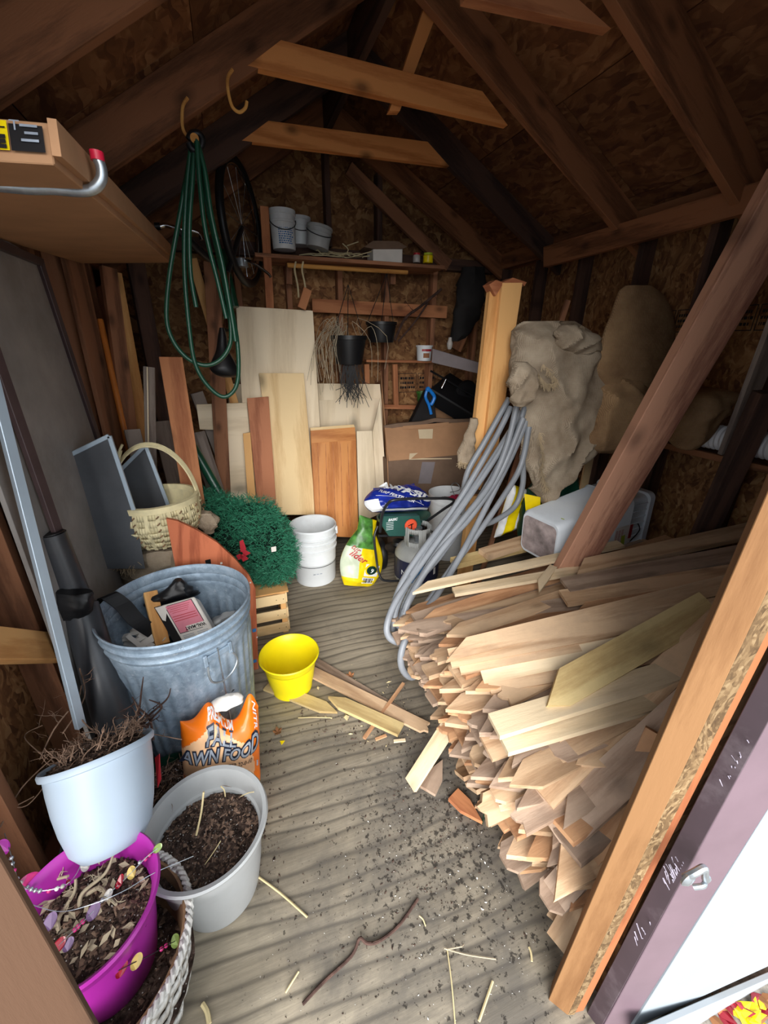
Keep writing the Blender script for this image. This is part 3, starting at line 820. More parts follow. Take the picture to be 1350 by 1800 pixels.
# ------------------------------------------------------------------ white storage tub on its side
def tub():
    c = at_y(1040, 965, 1.62)
    e = empty('storage_tub', (c.x, c.y, .52), 'white rectangular plastic tub lying on its side with printed label', 'tub')
    # axis from closed base (left, towards camera) to open rim (right, away)
    A = at_y(1020, 955, 1.50); B = at_y(1160, 905, 1.56)
    base_q = [at_y(970, 898, 1.42), at_y(1015, 868, 1.62), at_y(1030, 985, 1.62), at_y(985, 985, 1.40)]
    ax = V((.93, .12, .05)).normalized(); up = V((-.06, .0, 1)).normalized(); sd = up.cross(ax).normalized(); up = ax.cross(sd)
    O = at_y(975, 950, 1.42) + sd*.10 + up*.0 + V((0,0,-.03))
    def ring(s, hw, hh, r, n=5):
        out = []
        for cx, cy, a0 in ((1,1,0),(-1,1,PI/2),(-1,-1,PI),(1,-1,3*PI/2)):
            for i in range(n+1):
                a = a0+PI/2*i/n
                out.append(O+ax*s+sd*(cx*(hw-r)+r*math.cos(a))+up*(cy*(hh-r)+r*math.sin(a)))
        return out
    mb = MB()
    SX = 2.0
    secs = [(0,.115,.112),(.008,.125,.122),(.25,.148,.15),(.255,.155,.157),(.26,.148,.15),(.315,.152,.153),(.315,.165,.165),(.335,.165,.165),(.335,.155,.156),(.31,.148,.149),(.02,.122,.118)]
    rings = [ring(s*SX, a, b, .035) for s, a, b in secs]
    n = len(rings[0]); base = []
    for rg_ in rings: mb.v += rg_
    for i in range(len(rings)-1):
        for j in range(n):
            l = (j+1) % n; mb.f.append([i*n+j, i*n+l, (i+1)*n+l, (i+1)*n+j]); mb.m.append(0)
    mb.f.append(list(range(n))); mb.m.append(0); mb.f.append([(len(rings)-1)*n+j for j in range(n)]); mb.m.append(0)
    mb.build('body', M['tub'], e, smooth=True)
    MB().prism([p - ax*.0015 for p in ring(0, .108, .098, .03)], -ax*.001).build('mottled_base', M['tubdirty'], e, label='dirty mottled underside of the tub')
    for k in range(7):
        rb = MB()
        for sg in (1,):
            y = -.11+.037*k
            rb.prism([O+ax*.525-sd*(.146)+up*y, O+ax*.625-sd*(.150)+up*y, O+ax*.625-sd*.160+up*y, O+ax*.525-sd*.151+up*y], up*.005)
            rb.prism([O+ax*.525+sd*y*.95+up*.137, O+ax*.625+sd*y*.95+up*.140, O+ax*.625+sd*y*.95+up*.149, O+ax*.525+sd*y*.95+up*.141], sd*.005)
        rb.build('rim_rib', M['tub'], e, kind='stuff')
    # printed label on the side that faces the camera
    fs = planemap(O+ax*.40-sd*.149-up*.10, ax-sd*.07, up, .003)
    lab = MB().add([fs(0,0), fs(.13,0), fs(.13,.115), fs(0,.115)], [(0,1,2,3)]) 
    mb2 = MB(); mb2.add([fs(0,0), fs(.13,0), fs(.13,.115), fs(0,.115)], [(0,1,2,3)])
    L = mb2.build('printed_label', M['paper'], e)
    f2 = lambda u, v: fs(u, v)+(-sd)*.001
    q = MB(); q.add([f2(.105,.03), f2(.128,.03), f2(.128,.112), f2(.105,.112)], [(0,1,2,3)]); q.build('red_panel', M['redink'], L)
    tx = MB(); r = random.Random(4)
    for row in range(11):
        for col in range(3):
            u = .004+col*.021; v = .02+row*.0072
            tx.add([f2(u,v), f2(u+r.uniform(.012,.018),v), f2(u+.015,v+.003), f2(u,v+.003)], [(0,1,2,3)])
    tx.build('fine_print', M['redink'], L)
    q = MB(); q.add([f2(.058,.0)-sd*.001, f2(.085,-.004)-sd*.001, f2(.078,.06)-sd*.001, f2(.05,.058)-sd*.001], [(0,1,2,3)]); q.build('lime_sticker', M['lime'], e)
    q = MB(); q.add([f2(.085,-.004)-sd*.001, f2(.108,.01)-sd*.001, f2(.098,.062)-sd*.001, f2(.078,.06)-sd*.001], [(0,1,2,3)]); q.build('torn_sticker', M['paper'], e)
    ft = planemap(O+ax*.06-sd*.09+up*.121, ax, sd, .004)
    q = MB(); q.add([ft(0,0), ft(.05,.01), ft(.045,.03), ft(0,.02)], [(0,1,2,3)]); q.build('lime_sticker', M['lime'], e)
    hd = MB().tube(smoothpath([O+ax*.58-sd*.155-up*.0, O+ax*.59-sd*.165-up*.04, O+ax*.54-sd*.16-up*.09, O+ax*.50-sd*.155-up*.12], 6), .003, 6)
    hd.build('wire_handle', M['dark_metal'], e, smooth=True)
tub()

# ------------------------------------------------------------------ post, hoses and burlap
post = empty('timber_post', at_y(850,820,2.0), 'bright yellow double timber post with burnt ragged top, leaning', 'post')
F = at_y(838,905,1.98)
p_top = at_y(872, 497, 2.02); p_bot = at_y(838, 880, 1.98)
dirp = (p_top-p_bot)
slab('outer_plank', [at_y(822,860,1.98), at_y(845,860,1.97), at_y(887,503,2.0), at_y(862,503,2.01)], .04, M['lumber_y'], post)
slab('inner_plank', [at_y(843,862,1.95), at_y(876,790,1.95), at_y(918,497,1.985), at_y(884,497,1.98)], .05, M['lumber_y'], post)
tp = MB()
tp.prism([at_y(860,500,1.985), at_y(872,492,1.985), at_y(884,496,1.985), at_y(902,488,1.985), at_y(926,496,1.985), at_y(922,503,1.985), at_y(918,499,1.985), at_y(884,500,1.985), at_y(871,520,1.985)], V((0,.06,0)))
tp.build('ragged_top', M['cherry'], post, label='charred ragged top end')
board('lower_plank', at_y(836,870,1.99), V((at_y(836,870,1.99).x-.05,1.96,0)), .09, .04, (0,-1,0), M['lumber_y'], post)

hose = empty('flexible_conduit_coil', (.75,1.5,0), 'thick bundle of grey corrugated conduit looped down over post onto floor', 'hose')
def corr(pts, r=.0165, parent=hose, name='hose_loop', mat='hosegrey'):
    path = smoothpath(pts, 10)
    # resample evenly
    out = [path[0]]; acc = 0; step = .0055
    for a, b in zip(path, path[1:]):
        seg = b-a; L = seg.length
        if L < 1e-7: continue
        t = step-acc
        while t <= L:
            out.append(a+seg*(t/L)); t += step
        acc = L-(t-step)
    rs = [r*(1 if i % 2 else .93) for i in range(len(out))]
    return MB().tube(out, rs, 9).build(name, M[mat], parent, smooth=True)
hs = [
 [(915,722,1.82),(880,790,1.80),(820,880,1.74),(745,985,1.62),(700,1050,1.52),(681,1095,1.45),(684,1120,1.42),(705,1130,1.40),(722,1118,1.40)],
 [(925,740,1.80),(900,800,1.78),(850,900,1.70),(805,985,1.58),(765,1050,1.48),(728,1095,1.38),(707,1140,1.32),(706,1172,1.30),(722,1190,1.30),(742,1180,1.32)],
 [(898,715,1.84),(868,775,1.82),(800,890,1.76),(730,985,1.64),(700,1040,1.56),(690,1085,1.52),(700,1108,1.50),(722,1108,1.50)],
 [(905,730,1.79),(885,800,1.78),(840,880,1.72),(775,975,1.64),(735,1020,1.58),(712,1062,1.52),(703,1100,1.47)],
 [(922,715,1.80),(905,770,1.78),(870,840,1.74),(800,935,1.66),(760,985,1.60),(728,1040,1.52),(708,1085,1.46),(712,1120,1.42)],
 [(910,705,1.78),(892,780,1.76),(862,850,1.72),(812,915,1.66),(770,968,1.62),(735,1025,1.54),(712,1075,1.47),(715,1125,1.42)],
 [(930,750,1.78),(915,820,1.76),(880,880,1.72),(835,945,1.66),(800,990,1.60),(765,1040,1.52),(735,1085,1.45),(718,1130,1.40)],
 [(920,735,1.76),(880,830,1.74),(830,905,1.68),(790,950,1.62),(748,1005,1.56),(716,1060,1.50),(700,1105,1.46)],
 [(905,745,1.82),(860,815,1.80),(800,905,1.72),(755,965,1.66),(722,1015,1.58),(698,1065,1.52),(690,1110,1.48)],
 [(918,800,1.80),(919,850,1.79),(905,890,1.78),(870,915,1.76),(840,925,1.72)],
 [(895,700,1.86),(850,780,1.86),(822,830,1.86),(812,880,1.86),(806,905,1.84)],
]
for h in hs: corr([at_y(*p) for p in h])

bb = px_rows([(565,925,1000,1.86,.05),(585,908,1030,1.84,.10),(620,902,1050,1.82,.13),(660,898,1056,1.82,.14),(700,912,1058,1.82,.15),(740,925,1056,1.80,.15),
              (780,926,1045,1.78,.13),(820,928,1010,1.76,.11),(850,936,985,1.74,.08),(875,946,968,1.73,.05),(886,952,962,1.73,.02)], .1)
bs = cloth('burlap_sack', bb, M['burlap_g'], fold=.036, fs=5.5, seed=3, nr=110, seg=160, fine=.0035, label='grey frayed burlap sack slung over the post beside the conduit', cat='sack', group='burlap sacks on the right wall')
def fringe(pts, n, l, mat, parent, seed, r=.0012, d=V((0,0,-1)), sp=.6):
    mb = MB(); r_ = random.Random(seed)
    P = smoothpath(pts, 8)
    for i in range(n):
        k = r_.randrange(len(P)-1); p = P[k].lerp(P[k+1], r_.random())
        dd = (V(d)+V((r_.gauss(0,sp),r_.gauss(0,sp)*.5-.2,r_.gauss(0,sp)))).normalized()
        ll = l*r_.uniform(.4,1.2)
        mid = p+dd*ll*.5+V((r_.gauss(0,.2),r_.gauss(0,.2),r_.gauss(0,.2)))*ll*.4
        mb.tube([p, mid, p+dd*ll+V((0,0,-.2*ll))], r, 4, cap=False)
    return mb.build('frayed_edge', M[mat], parent, kind='stuff')
fringe([at_y(948,760,1.64), at_y(955,800,1.64), at_y(952,830,1.65), at_y(962,860,1.66)], 170, .03, 'burlap_fray', bs, 1)
fringe([at_y(1005,578,1.74), at_y(1020,583,1.72), at_y(1040,600,1.70), at_y(1048,615,1.70)], 120, .028, 'burlap_fray', bs, 2, d=(.4,0,.7))
fringe([at_y(945,655,1.66), at_y(962,675,1.66), at_y(978,668,1.66), at_y(955,640,1.66)], 150, .03, 'burlap_fray', bs, 3)
# rolled edge lumps of the same sack
cloth('rolled_fold', px_rows([(636,905,925,1.70,.03),(655,898,936,1.68,.045),(680,896,938,1.67,.05),(700,898,932,1.67,.04),(714,904,918,1.68,.02)], .04), M['burlap_g'], bs, fold=.02, fs=9, seed=8)
cloth('rolled_fold', px_rows([(572,985,1010,1.72,.03),(588,978,1042,1.70,.05),(606,975,1052,1.70,.05),(622,1000,1046,1.72,.03)], .04), M['burlap_g'], bs, fold=.025, fs=8, seed=12)
b2 = px_rows([(502,1100,1145,1.74,.02),(520,1088,1165,1.74,.035),(560,1074,1180,1.72,.045),(600,1058,1184,1.71,.05),(640,1050,1184,1.70,.055),(672,1058,1172,1.70,.05),(690,1066,1155,1.71,.04)], .1)
cloth('burlap_sack', b2, M['burlap_b'], fold=.02, fs=3.5, seed=5, label='tall brown burlap sack standing against the right wall', cat='sack', group='burlap sacks on the right wall')
b3 = px_rows([(640,1060,1090,1.74,.03),(665,1058,1115,1.72,.06),(700,1056,1140,1.68,.08),(740,1050,1150,1.66,.08),(770,1040,1130,1.66,.07),(788,1036,1100,1.68,.05),(795,1045,1085,1.70,.03)], .1)
cloth('burlap_sack', b3, M['burlap_b'], fold=.03, fs=6.5, seed=7, seg=110, fine=.003, label='crumpled brown burlap sack between grey sack and diagonal beam', cat='sack', group='burlap sacks on the right wall')
b4 = px_rows([(676,1200,1215,1.36,.03),(690,1185,1290,1.27,.05),(715,1172,1280,1.26,.07),(740,1168,1260,1.26,.07),(765,1172,1245,1.27,.06),(782,1185,1225,1.28,.04),(789,1198,1212,1.28,.02)], .1)
cloth('burlap_sack', b4, M['burlap_b'], fold=.022, fs=5, seed=9, label='brown burlap sack drooping over wall rail right of the diagonal beam', cat='sack', group='burlap sacks on the right wall')
b5 = px_rows([(735,828,838,1.95,.015),(765,818,834,1.93,.025),(795,806,832,1.92,.03),(812,804,826,1.92,.025)], .1)
bt = cloth('burlap_sack', b5, M['burlap_g'], fold=.01, fs=9, seed=10, nr=20, label='narrow burlap tail hanging left of the timber post', cat='sack', group='burlap sacks on the right wall')
fringe([at_y(806,812,1.9), at_y(822,814,1.9)], 50, .03, 'burlap_fray', bt, 6)
# bracket rail and ribbed white pipe along the right wall
wp = at_y(1250, 765, 1.45)
mb = MB(); N = 90; A = V((2.12, 1.62, 1.15)); B = V((2.12, .62, 1.17))
pts = [A.lerp(B, i/N) for i in range(N+1)]
mb.tube(pts, [.058 if i % 2 else .053 for i in range(N+1)], 18)
mb.build('ribbed_pipe', M['foam'], smooth=True, label='white ribbed pipe lying along a rail on the right wall', cat='pipe')
board('shelf_rail', (2.15, .4, 1.068), (2.15, 1.72, 1.068), .11, .03, (0,0,1), M['rafter'], wr)
slab('leaning_lath', [at_y(1268,800,1.18), at_y(1290,804,1.18), at_y(1392,560,1.10), at_y(1360,560,1.10)], .02, M['lumber_g'],
     label='light tan lath hanging in front of the white ribbed pipe', cat='board')
board('leaning_post', at_y(1225,985,1.16)+V((0,.04,-.2)), at_y(1372,690,1.0)+V((0,.04,0)), .09, .05, (-.4,-1,0), M['rafter_dark'],
      label='dark weathered post leaning on right wall below the ribbed pipe', cat='post')
board('leaning_board', at_y(1030,900,2.02), at_y(1052,790,2.08), .16, .018, (-.3,-1,0), M['pine'], label='tan plywood offcut standing behind the tub and grey sack', cat='board')
board('leaning_lath', V((1.42,2.02,.02)), at_y(998,528,2.14), .03, .02, (-.3,-1,0), M['stud'], label='small brown stick poking up behind the grey sack', cat='board')
# dark green tarp and fertiliser sack behind the conduit
cloth('green_tarp', px_rows([(822,960,1015,1.86,.03),(845,940,1015,1.86,.06),(880,925,1010,1.85,.08),(915,915,1000,1.84,.08),(945,910,995,1.84,.05)], .1), M['tarp'], fold=.02, fs=7, seed=14,
      label='dark green tarp bundled behind conduit and white tub', cat='tarp')

# ------------------------------------------------------------------ left side: panel, pipe, strips
gp = empty('wall_panel', (-.62,1.75,0), 'tall weathered grey panel with dark trims leaning on the left wall', 'panel')
xg = -.60
slab('panel_sheet', [at_x(165,1235,xg), at_x(250,1000,xg+.02), at_x(72,458,xg), V((xg, 1.3, 1.86)), V((xg,1.25,.25))], .012, M['greypanel'], gp, grain=(0,0,1))
def px_board(name, a, b, xa, xb, w, t, face, mat, parent=None, **k):
    return board(name, at_x(a[0],a[1],xa), at_x(b[0],b[1],xb), w, t, face, mat, parent, **k)
px_board('edge_trim', (70,462), (205,870), xg+.012, xg+.02, .022, .016, (1,-.4,0), M['trimdark'], gp)
px_board('edge_trim', (-20,590), (150,1075), xg+.014, xg+.03, .03, .016, (1,-.4,0), M['trimdark'], gp)
px_board('top_trim', (-20,422), (74,462), xg+.012, xg+.012, .026, .016, (1,-.4,0), M['trimdark'], gp)
a, b = at_x(-40,560,-.565), at_x(142,1278,-.545)
al = board('metal_edge_strip', a, b, .026, .016, (1,-.7,0), M['alum'], label='pale bluish metal edging strip leaning at the left wall', cat='strip')
pp = empty('drain_pipe', (-.52,1.36,0), 'black two-diameter drain pipe standing beside the galvanized can', 'pipe')
p0, p1, p2 = at_x(92,938,-.585), at_x(140,1062,-.57), at_x(196,1250,-.50)
dn = (p2-p1).normalized(); p3 = p2+dn*.25
MB().tube([p0,p1],[.036,.04],20).build('thin_pipe', M['blackpipe'], pp, smooth=True)
MB().tube([p1-dn*.0,p1+dn*.01,p2,V((p2.x+.02,p2.y+.02,.06))],[.042,.052,.056,.058],22).build('wide_pipe', M['blackpipe'], pp, smooth=True)
MB().tube([p0+V((0,0,.001)),p0+(p0-p1).normalized()*.004],[.031,.031],18).build('mouth_shade_disc', M['black'], pp)  # black disc on the closed end stands for shade inside the pipe
cloth('flap', px_rows([(1040,95,160,1.36,.02),(1062,92,165,1.36,.03),(1085,102,150,1.36,.02)], .02), M['black'], pp, fold=.008, fs=14, seed=3, seg=24)
# wall lumber between panel and corner
px_board('wall_plank', (112,392), (205,790), -.63, -.63, .14, .022, (1,-.3,0), M['stud'], wl)
LB = 'loose lumber leaning in the back left corner'
def lean(name, a, b, ya, yb, w, t, mat, label, face=(0,-1,0), group=LB, cat='board'):
    A_, B2 = at_y(a[0],a[1],ya), at_y(b[0],b[1],yb)
    if B2.z > .02: B2 = A_+(B2-A_)*((A_.z-.02)/(A_.z-B2.z))
    return board(name, A_, B2, w, t, face, M[mat], label=label, cat=cat, group=group)
MB().tube([at_x(176,562,-.59), at_x(228,800,-.55)], .014, 12).build('shovel_handle', M['orangestick'], smooth=True, label='orange varnished round tool handle leaning beside the grey panel', cat='handle')
lean('leaning_plank', (196,478),(262,830), 2.7, 2.6, .085, .03, 'lumber_y', 'yellowish knotty plank leaning behind the orange handle', (.6,-1,0))
lean('leaning_plank', (190,470),(236,820), 2.62, 2.52, .07, .03, 'stud', 'dull brown plank directly left of the yellowish one', (.8,-1,0))
lean('leaning_plank', (232,430),(300,800), 3.0, 2.9, .09, .035, 'rafter_dark', 'dark brown plank deep in the left back corner', (.5,-1,0))
lean('leaning_plank', (262,645),(268,900), 2.35, 2.25, .05, .014, 'lumber_g', 'grey lath with white edge standing behind the basket handle')
lean('leaning_plank', (259,645),(262,840), 2.33, 2.24, .006, .016, 'birch', 'white edge strip on the grey lath behind the basket')
lean('leaning_plank', (300,628),(345,905), 2.3, 2.2, .10, .038, 'lumber_o', 'short thick reddish timber leaning left of the boards', (.15,-1,0))
lean('leaning_plank', (338,455),(392,640), 3.1, 3.09, .055, .03, 'lumber_y', 'pale diagonal stick crossing behind the hanging hose', (0,-1,0))
lean('leaning_plank', (372,462),(388,760), 3.0, 2.95, .09, .03, 'stud', 'upright brown stud with white scuff behind the hose')
lean('leaning_plank', (345,690),(400,830), 3.06, 3.05, .08, .03, 'lumber_g', 'grey rough timber crossing low behind the hanging hose', (.3,-1,0))
lean('leaning_plank', (232,755),(262,880), 2.3, 2.2, .07, .02, 'lumber_g', 'purplish grey board end just inside the basket handle', (.4,-1,0))
lean('leaning_plank', (286,740),(320,880), 2.75, 2.65, .12, .02, 'lumber_g', 'wide dark grey board behind the reddish timber', (.4,-1,0))
lean('leaning_plank', (345,760),(392,900), 2.75, 2.65, .10, .014, 'lumber_g', 'thin tan ply offcut behind the green pole', (.3,-1,0))
MB().tube([at_y(330,770,2.45), at_y(408,905,2.3)], .026, 12).build('green_pole', M['hosegreen'], smooth=True, label='dark green tube leaning behind the tinsel tree', cat='pole', group=None)
MB().tube([at_y(388,440,2.9), at_y(412,540,2.85)], .028, 12).build('green_pole', M['hosegreen'], smooth=True, label='short green tube hanging behind the hose near the bicycle', cat='pole')
# insect screens
def screen(name, pts, y, label):
    e = empty(name, at_y(*pts[0], y), label, 'screen')
    P = ys(pts, y)
    slab('mesh', P, .003, M['screen'], e)
    for i in range(2):
        board('frame_bar', P[i], P[(i+1) % len(P)], .016, .012, (0,-1,0), M['alum'], e)
screen('window_screen', [(110,806),(192,766),(238,905),(255,1000),(180,1000)], 1.80, 'insect screen with white frame propped against the grey panel')
screen('window_screen', [(196,842),(256,782),(300,900),(240,960)], 2.05, 'second insect screen standing behind the basket')

# cardboard box on its wall bracket, upper left
cb = empty('long_cardboard_box', (-.4,1.8,1.8), 'long flat brown cardboard box stored on a bracket under left roof', 'box')
xr = -.215; q0, q1 = at_x(86,216,xr), at_x(96,290,xr); q2, q3 = at_x(296,432,xr), at_x(300,462,xr)
wx = V((-.40,-.02,-.03))
E8 = [q0,q1,q1+wx,q0+wx, q2,q3,q3+wx*.95,q2+wx*.95]
mb = MB(); mb.add(E8, [(0,1,2,3),(7,6,5,4),(0,4,5,1),(1,5,6,2),(2,6,7,3),(3,7,4,0)])
mb.build('carton', M['card'], cb, bevel=.002)
sk = MB(); up8 = (q0-q1).normalized()
sk.prism([q0+V((0,-.006,.004)), q0+V((.012,-.006,.004)), q1+up8*.012+V((.012,-.006,0)), q1+up8*.012+V((0,-.006,0))], (q2-q0))
sk.build('side_flap', M['card'], cb)
el = (q1-q0); hx = wx.normalized()
em = planemap(q1+up8*.016+V((0,-.004,0)), -hx, up8, 0)
hN = (q0-q1).length
def endquad(u0,u1,v0,v1,mat,name,off=.0):
    k = MB(); o = V((0,-off,0)); k.add([em(u0,v0)+o, em(u1,v0)+o, em(u1,v1)+o, em(u0,v1)+o], [(0,1,2,3)]); return k.build(name, M[mat], cb)
endquad(-.050,-.008,0,hN-.024,'blackink','black_label',.001)
endquad(-.36,-.052,0,hN-.020,'bagyellow','yellow_label',.001)
lettering('ITE', .024, planemap(em(-.056,.004)-V((0,.003,0)), -hx, up8, 0), M['blackink'], cb, align='RIGHT', bold=.002)
lettering('T', .022, planemap(em(-.042,.030)-V((0,.003,0)), -hx, up8, 0), M['silverink'], cb)
endquad(-.30,-.054,.032,.034,'blackink','label_line',.003)
for k in range(3): endquad(-.036+.005*(k%2),-.014,.036-.011*k,.040-.011*k,'silverink','label_line',.003)
bk = MB(); zb = at_x(160,336,-.2)
y0 = at_x(120,328,-.24).y
pts = [V((XL, y0, at_x(120,328,-.24).z-.005)), at_y(0,327,y0), at_y(90,332,y0), at_y(140,336,y0), at_y(165,331,y0), at_y(178,315,y0), at_y(178,295,y0), at_y(172,280,y0)]
bkt = MB().tube(smoothpath(pts,6), .0095, 10).build('storage_bracket', M['metal'], smooth=True, label='bent grey steel hook bracket with red tip under the long box', cat='bracket')
MB().tube([at_y(172,283,y0), at_y(169,266,y0)], .0115, 10).build('red_tip', plain('red_rubber_tip', (196,30,60), .4), bkt, smooth=True)
board('bracket_cleat', V((XL+.02,y0,1.60)), V((XL+.02,y0,1.9)), .07, .03, (1,0,0), M['stud'], wl)

# ------------------------------------------------------------------ green garden hose on its peg
gh = empty('garden_hose', at_y(342,240,1.62), 'dark green garden hose hanging in long loops from roof peg', 'hose')
yh = 1.93
for k, pts in enumerate((
   [(338,250),(330,300),(312,400),(297,490),(293,560),(305,600),(330,630),(360,642),(385,634),(402,612),(406,585),(400,530),(385,455),(362,350),(348,255)],
   [(336,255),(328,330),(324,420),(325,490),(332,570),(342,635),(362,674),(390,697),(410,688),(419,660),(417,600),(404,530),(384,440),(364,340),(350,258)],
   [(342,250),(338,320),(333,400),(335,480),(345,540)],
   [(345,245),(360,300),(372,380),(392,470),(408,560),(414,600)],
   [(346,250),(352,330),(362,410),(384,500),(398,560)])):
    MB().tube(smoothpath([at_y(p[0],p[1],yh-.014*k) for p in pts],8), .0085, 9).build('hose_loop', M['hosegreen'], gh, smooth=True)
MB().tube(smoothpath([at_y(x,y,1.90) for x,y in ((332,246),(338,236),(350,236),(356,248),(350,262),(338,262),(332,252))],5), .012, 9).build('hose_neck', M['black'], gh, smooth=True)
MB().tube([at_y(342,243,1.88), at_y(344,242,2.03)], .014, 14).build('wooden_peg', M['knobwood'], gh, smooth=True)

# ------------------------------------------------------------------ leaning boards, back centre
BG = 'plywood and boards leaning at the back'
def bslab(name, pts, y, t, mat, label, y2=None, grain=None, cat='board', parent=None):
    """y = depth at bottom, y2 = depth at top"""
    pys = [p[1] for p in pts]; lo, hi = max(pys), min(pys); y2 = y if y2 is None else y2
    P = [at_y(p[0], p[1], y+(y2-y)*((lo-p[1])/(lo-hi))) for p in pts]
    return slab(name, P, t, M[mat], parent, grain=grain, label=label, cat=cat, group=BG if cat else None)
bslab('plywood_sheet', [(415,538),(550,546),(572,900),(438,905)], 2.95, .012, 'birch', 'tallest pale plywood sheet leaning behind all other boards', 3.07)
bslab('plywood_sheet', [(548,674),(668,675),(690,880),(560,890)], 3.0, .012, 'birch', 'wide low pale plywood right of the tallest sheet', 3.24)
bslab('plywood_sheet', [(560,704),(668,700),(676,880),(572,890)], 2.96, .012, 'birch', 'scuffed plywood half overlapping the wide low sheet', 3.2)
bslab('plywood_sheet', [(402,674),(436,676),(445,900),(400,900)], 3.02, .012, 'birch', 'pale strip peeking left behind the tallest sheet', 3.22)
bslab('plywood_sheet', [(345,711),(434,708),(452,906),(415,908),(408,876),(394,838),(388,756),(351,755)], 2.93, .012, 'birch', 'stepped pale plywood offcut sticking out left', 2.98, grain=(1,0,0))
bslab('pine_board', [(455,656),(534,656),(555,905),(488,905)], 2.80, .018, 'pine', 'clear yellow pine board in front of the tallest sheet', 2.98)
bslab('plywood_strip', [(434,700),(472,697),(487,905),(455,905)], 2.76, .012, 'cherry', 'narrow reddish plywood strip before the pine board', 2.92)
bslab('wood_strip', [(427,762),(440,760),(452,905),(438,905)], 2.78, .02, 'lumber_y', 'slim pine batten left of the reddish strip', 2.88)
cab = empty('cabinet_door', at_y(590,930,2.75), 'amber pine cabinet door with a dark wet foot', 'door', BG)
bslab('lower_boards', [(547,778),(626,773),(630,945),(556,942)], 2.72, .018, 'cabinet', None, 2.9, cat=None, parent=cab)
bslab('top_rail', [(546,757),(624,750),(626,774),(547,779)], 2.89, .02, 'cabinet', None, 2.92, grain=(1,0,0), cat=None, parent=cab)
bslab('top_edge', [(545,752),(622,746),(624,751),(546,757)], 2.91, .02, 'pine', None, 2.92, grain=(1,0,0), cat=None, parent=cab)
for sx in (558, 572, 585, 598, 611):
    k = MB(); k.prism([at_y(sx,780,2.893), at_y(sx+.8,780,2.893), at_y(sx+5,925,2.73), at_y(sx+4.2,925,2.73)], V((0,-.0012,0))); k.build('board_joint', M['lumber_o'], cab)
bslab('plywood_strip', [(627,758),(654,757),(664,905),(631,920)], 2.80, .012, 'birch', 'narrow pale plywood strip right of the cabinet door', 2.93)
bslab('plywood_strip', [(655,760),(668,700),(680,860),(676,900),(663,905)], 2.84, .012, 'birch', 'tapering knotty plywood strip beside the big box', 2.98)

# big cardboard box
bx = empty('cardboard_box', (1.3,2.9,0), 'large open brown cardboard box taped along its edge', 'box')
yb0 = 2.78
A, B_ = at_y(683,810,yb0), at_y(826,806,yb0); W_ = V((0,.5,0))
MB().box((A.x,yb0,0),(B_.x+.25,yb0+.45,A.z)).build('carton', M['card_d'], bx, bevel=.003)  # shade of the front face is in the carton's darker colour
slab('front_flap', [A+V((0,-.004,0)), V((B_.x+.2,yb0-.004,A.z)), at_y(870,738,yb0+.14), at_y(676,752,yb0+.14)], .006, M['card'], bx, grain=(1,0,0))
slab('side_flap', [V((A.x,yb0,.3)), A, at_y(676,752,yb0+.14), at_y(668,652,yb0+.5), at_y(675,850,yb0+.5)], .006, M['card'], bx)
slab('upright_flap', [at_y(765,741,yb0+.40), at_y(765,690,yb0+.44), at_y(830,738,yb0+.42)], .006, M['card'], bx, grain=(1,0,0))
fl_ = MB(); e1_ = [at_y(676,748,yb0+.14), at_y(700,744,yb0+.13), at_y(740,741,yb0+.13), at_y(765,735,yb0+.14), at_y(800,737,yb0+.14), at_y(832,736,yb0+.14)]
for a, b in zip(e1_, e1_[1:]): fl_.prism([a, b, b-V((0,0,.03)), a-V((0,0,.03))], V((0,.02,0)))
fl_.build('folded_lip', M['card_d'], bx)
def tpq(pts, y, y1, mat='tape'):
    P = []
    for px, py in pts:
        t = (810-py)/(810-745); P.append(at_y(px, py, yb0+.14*t-.009))
    k = MB(); k.prism(P, V((0,-.001,0))); k.build('packing_tape', M[mat], bx)
tpq([(735,755),(761,754),(760,771),(737,771)],0,0); tpq([(720,797),(794,793),(794,807),(719,808)],0,0); tpq([(742,791),(766,790),(767,797),(742,798)],0,0); tpq([(708,749),(789,742),(788,749),(708,755)],0,0,'card')
k = MB(); k.prism([at_y(742,812,yb0-.003), at_y(765,812,yb0-.003), at_y(757,850,yb0-.003), at_y(735,850,yb0-.003)], V((0,-.001,0))); k.build('packing_tape', M['greybeam'], bx)

# ------------------------------------------------------------------ galvanised can
CX, CY = -.287, 1.418
tc = empty('trash_can', (CX,CY,0), 'galvanized steel trash can holding rubbish, notched at its rim', 'trash can')
H_ = .68
def rad(z): return .205+(.250-.205)*z/H_
def flute(an, z):
    if .07 < z < .565: return .0125*math.cos(an*34)*min(1,(z-.07)/.03)*min(1,(.565-z)/.03)
    return 0
prof = [(0,.02),(.19,.02),(.2,.0),(.205,0),(.207,.012),(.206,.03)]
zz = .04
while zz < .60: prof.append((rad(zz), zz)); zz += .015
prof += [(.243,.600),(.249,.607),(.250,.615),(.245,.622),(.246,.632),(.253,.640),(.254,.648),(.248,.655),(.249,.668),(.255,.676),(.257,.682),(.254,.688),(.249,.684),(.247,.672),(.244,.655),(.248,.646),(.243,.636),(.241,.622),(.244,.612),(.239,.603)]
zz = .59
while zz > .04: prof.append((rad(zz)-.003, zz)); zz -= .02
prof += [(.19,.03),(0,.03)]
MB().lathe(prof, (CX,CY,0), 204, flute).build('body', M['galv'], tc, smooth=True)
ah = math.radians(-58)     # handle direction
dr = V((math.cos(ah), math.sin(ah), 0)); tg = V((-dr.y, dr.x, 0)); C0 = V((CX,CY,0))
zc = .575
br_ = MB()
F = Matrix((tg, V((0,0,1)), dr)).transposed().to_4x4(); F.translation = C0+dr*.247+V((0,0,zc))
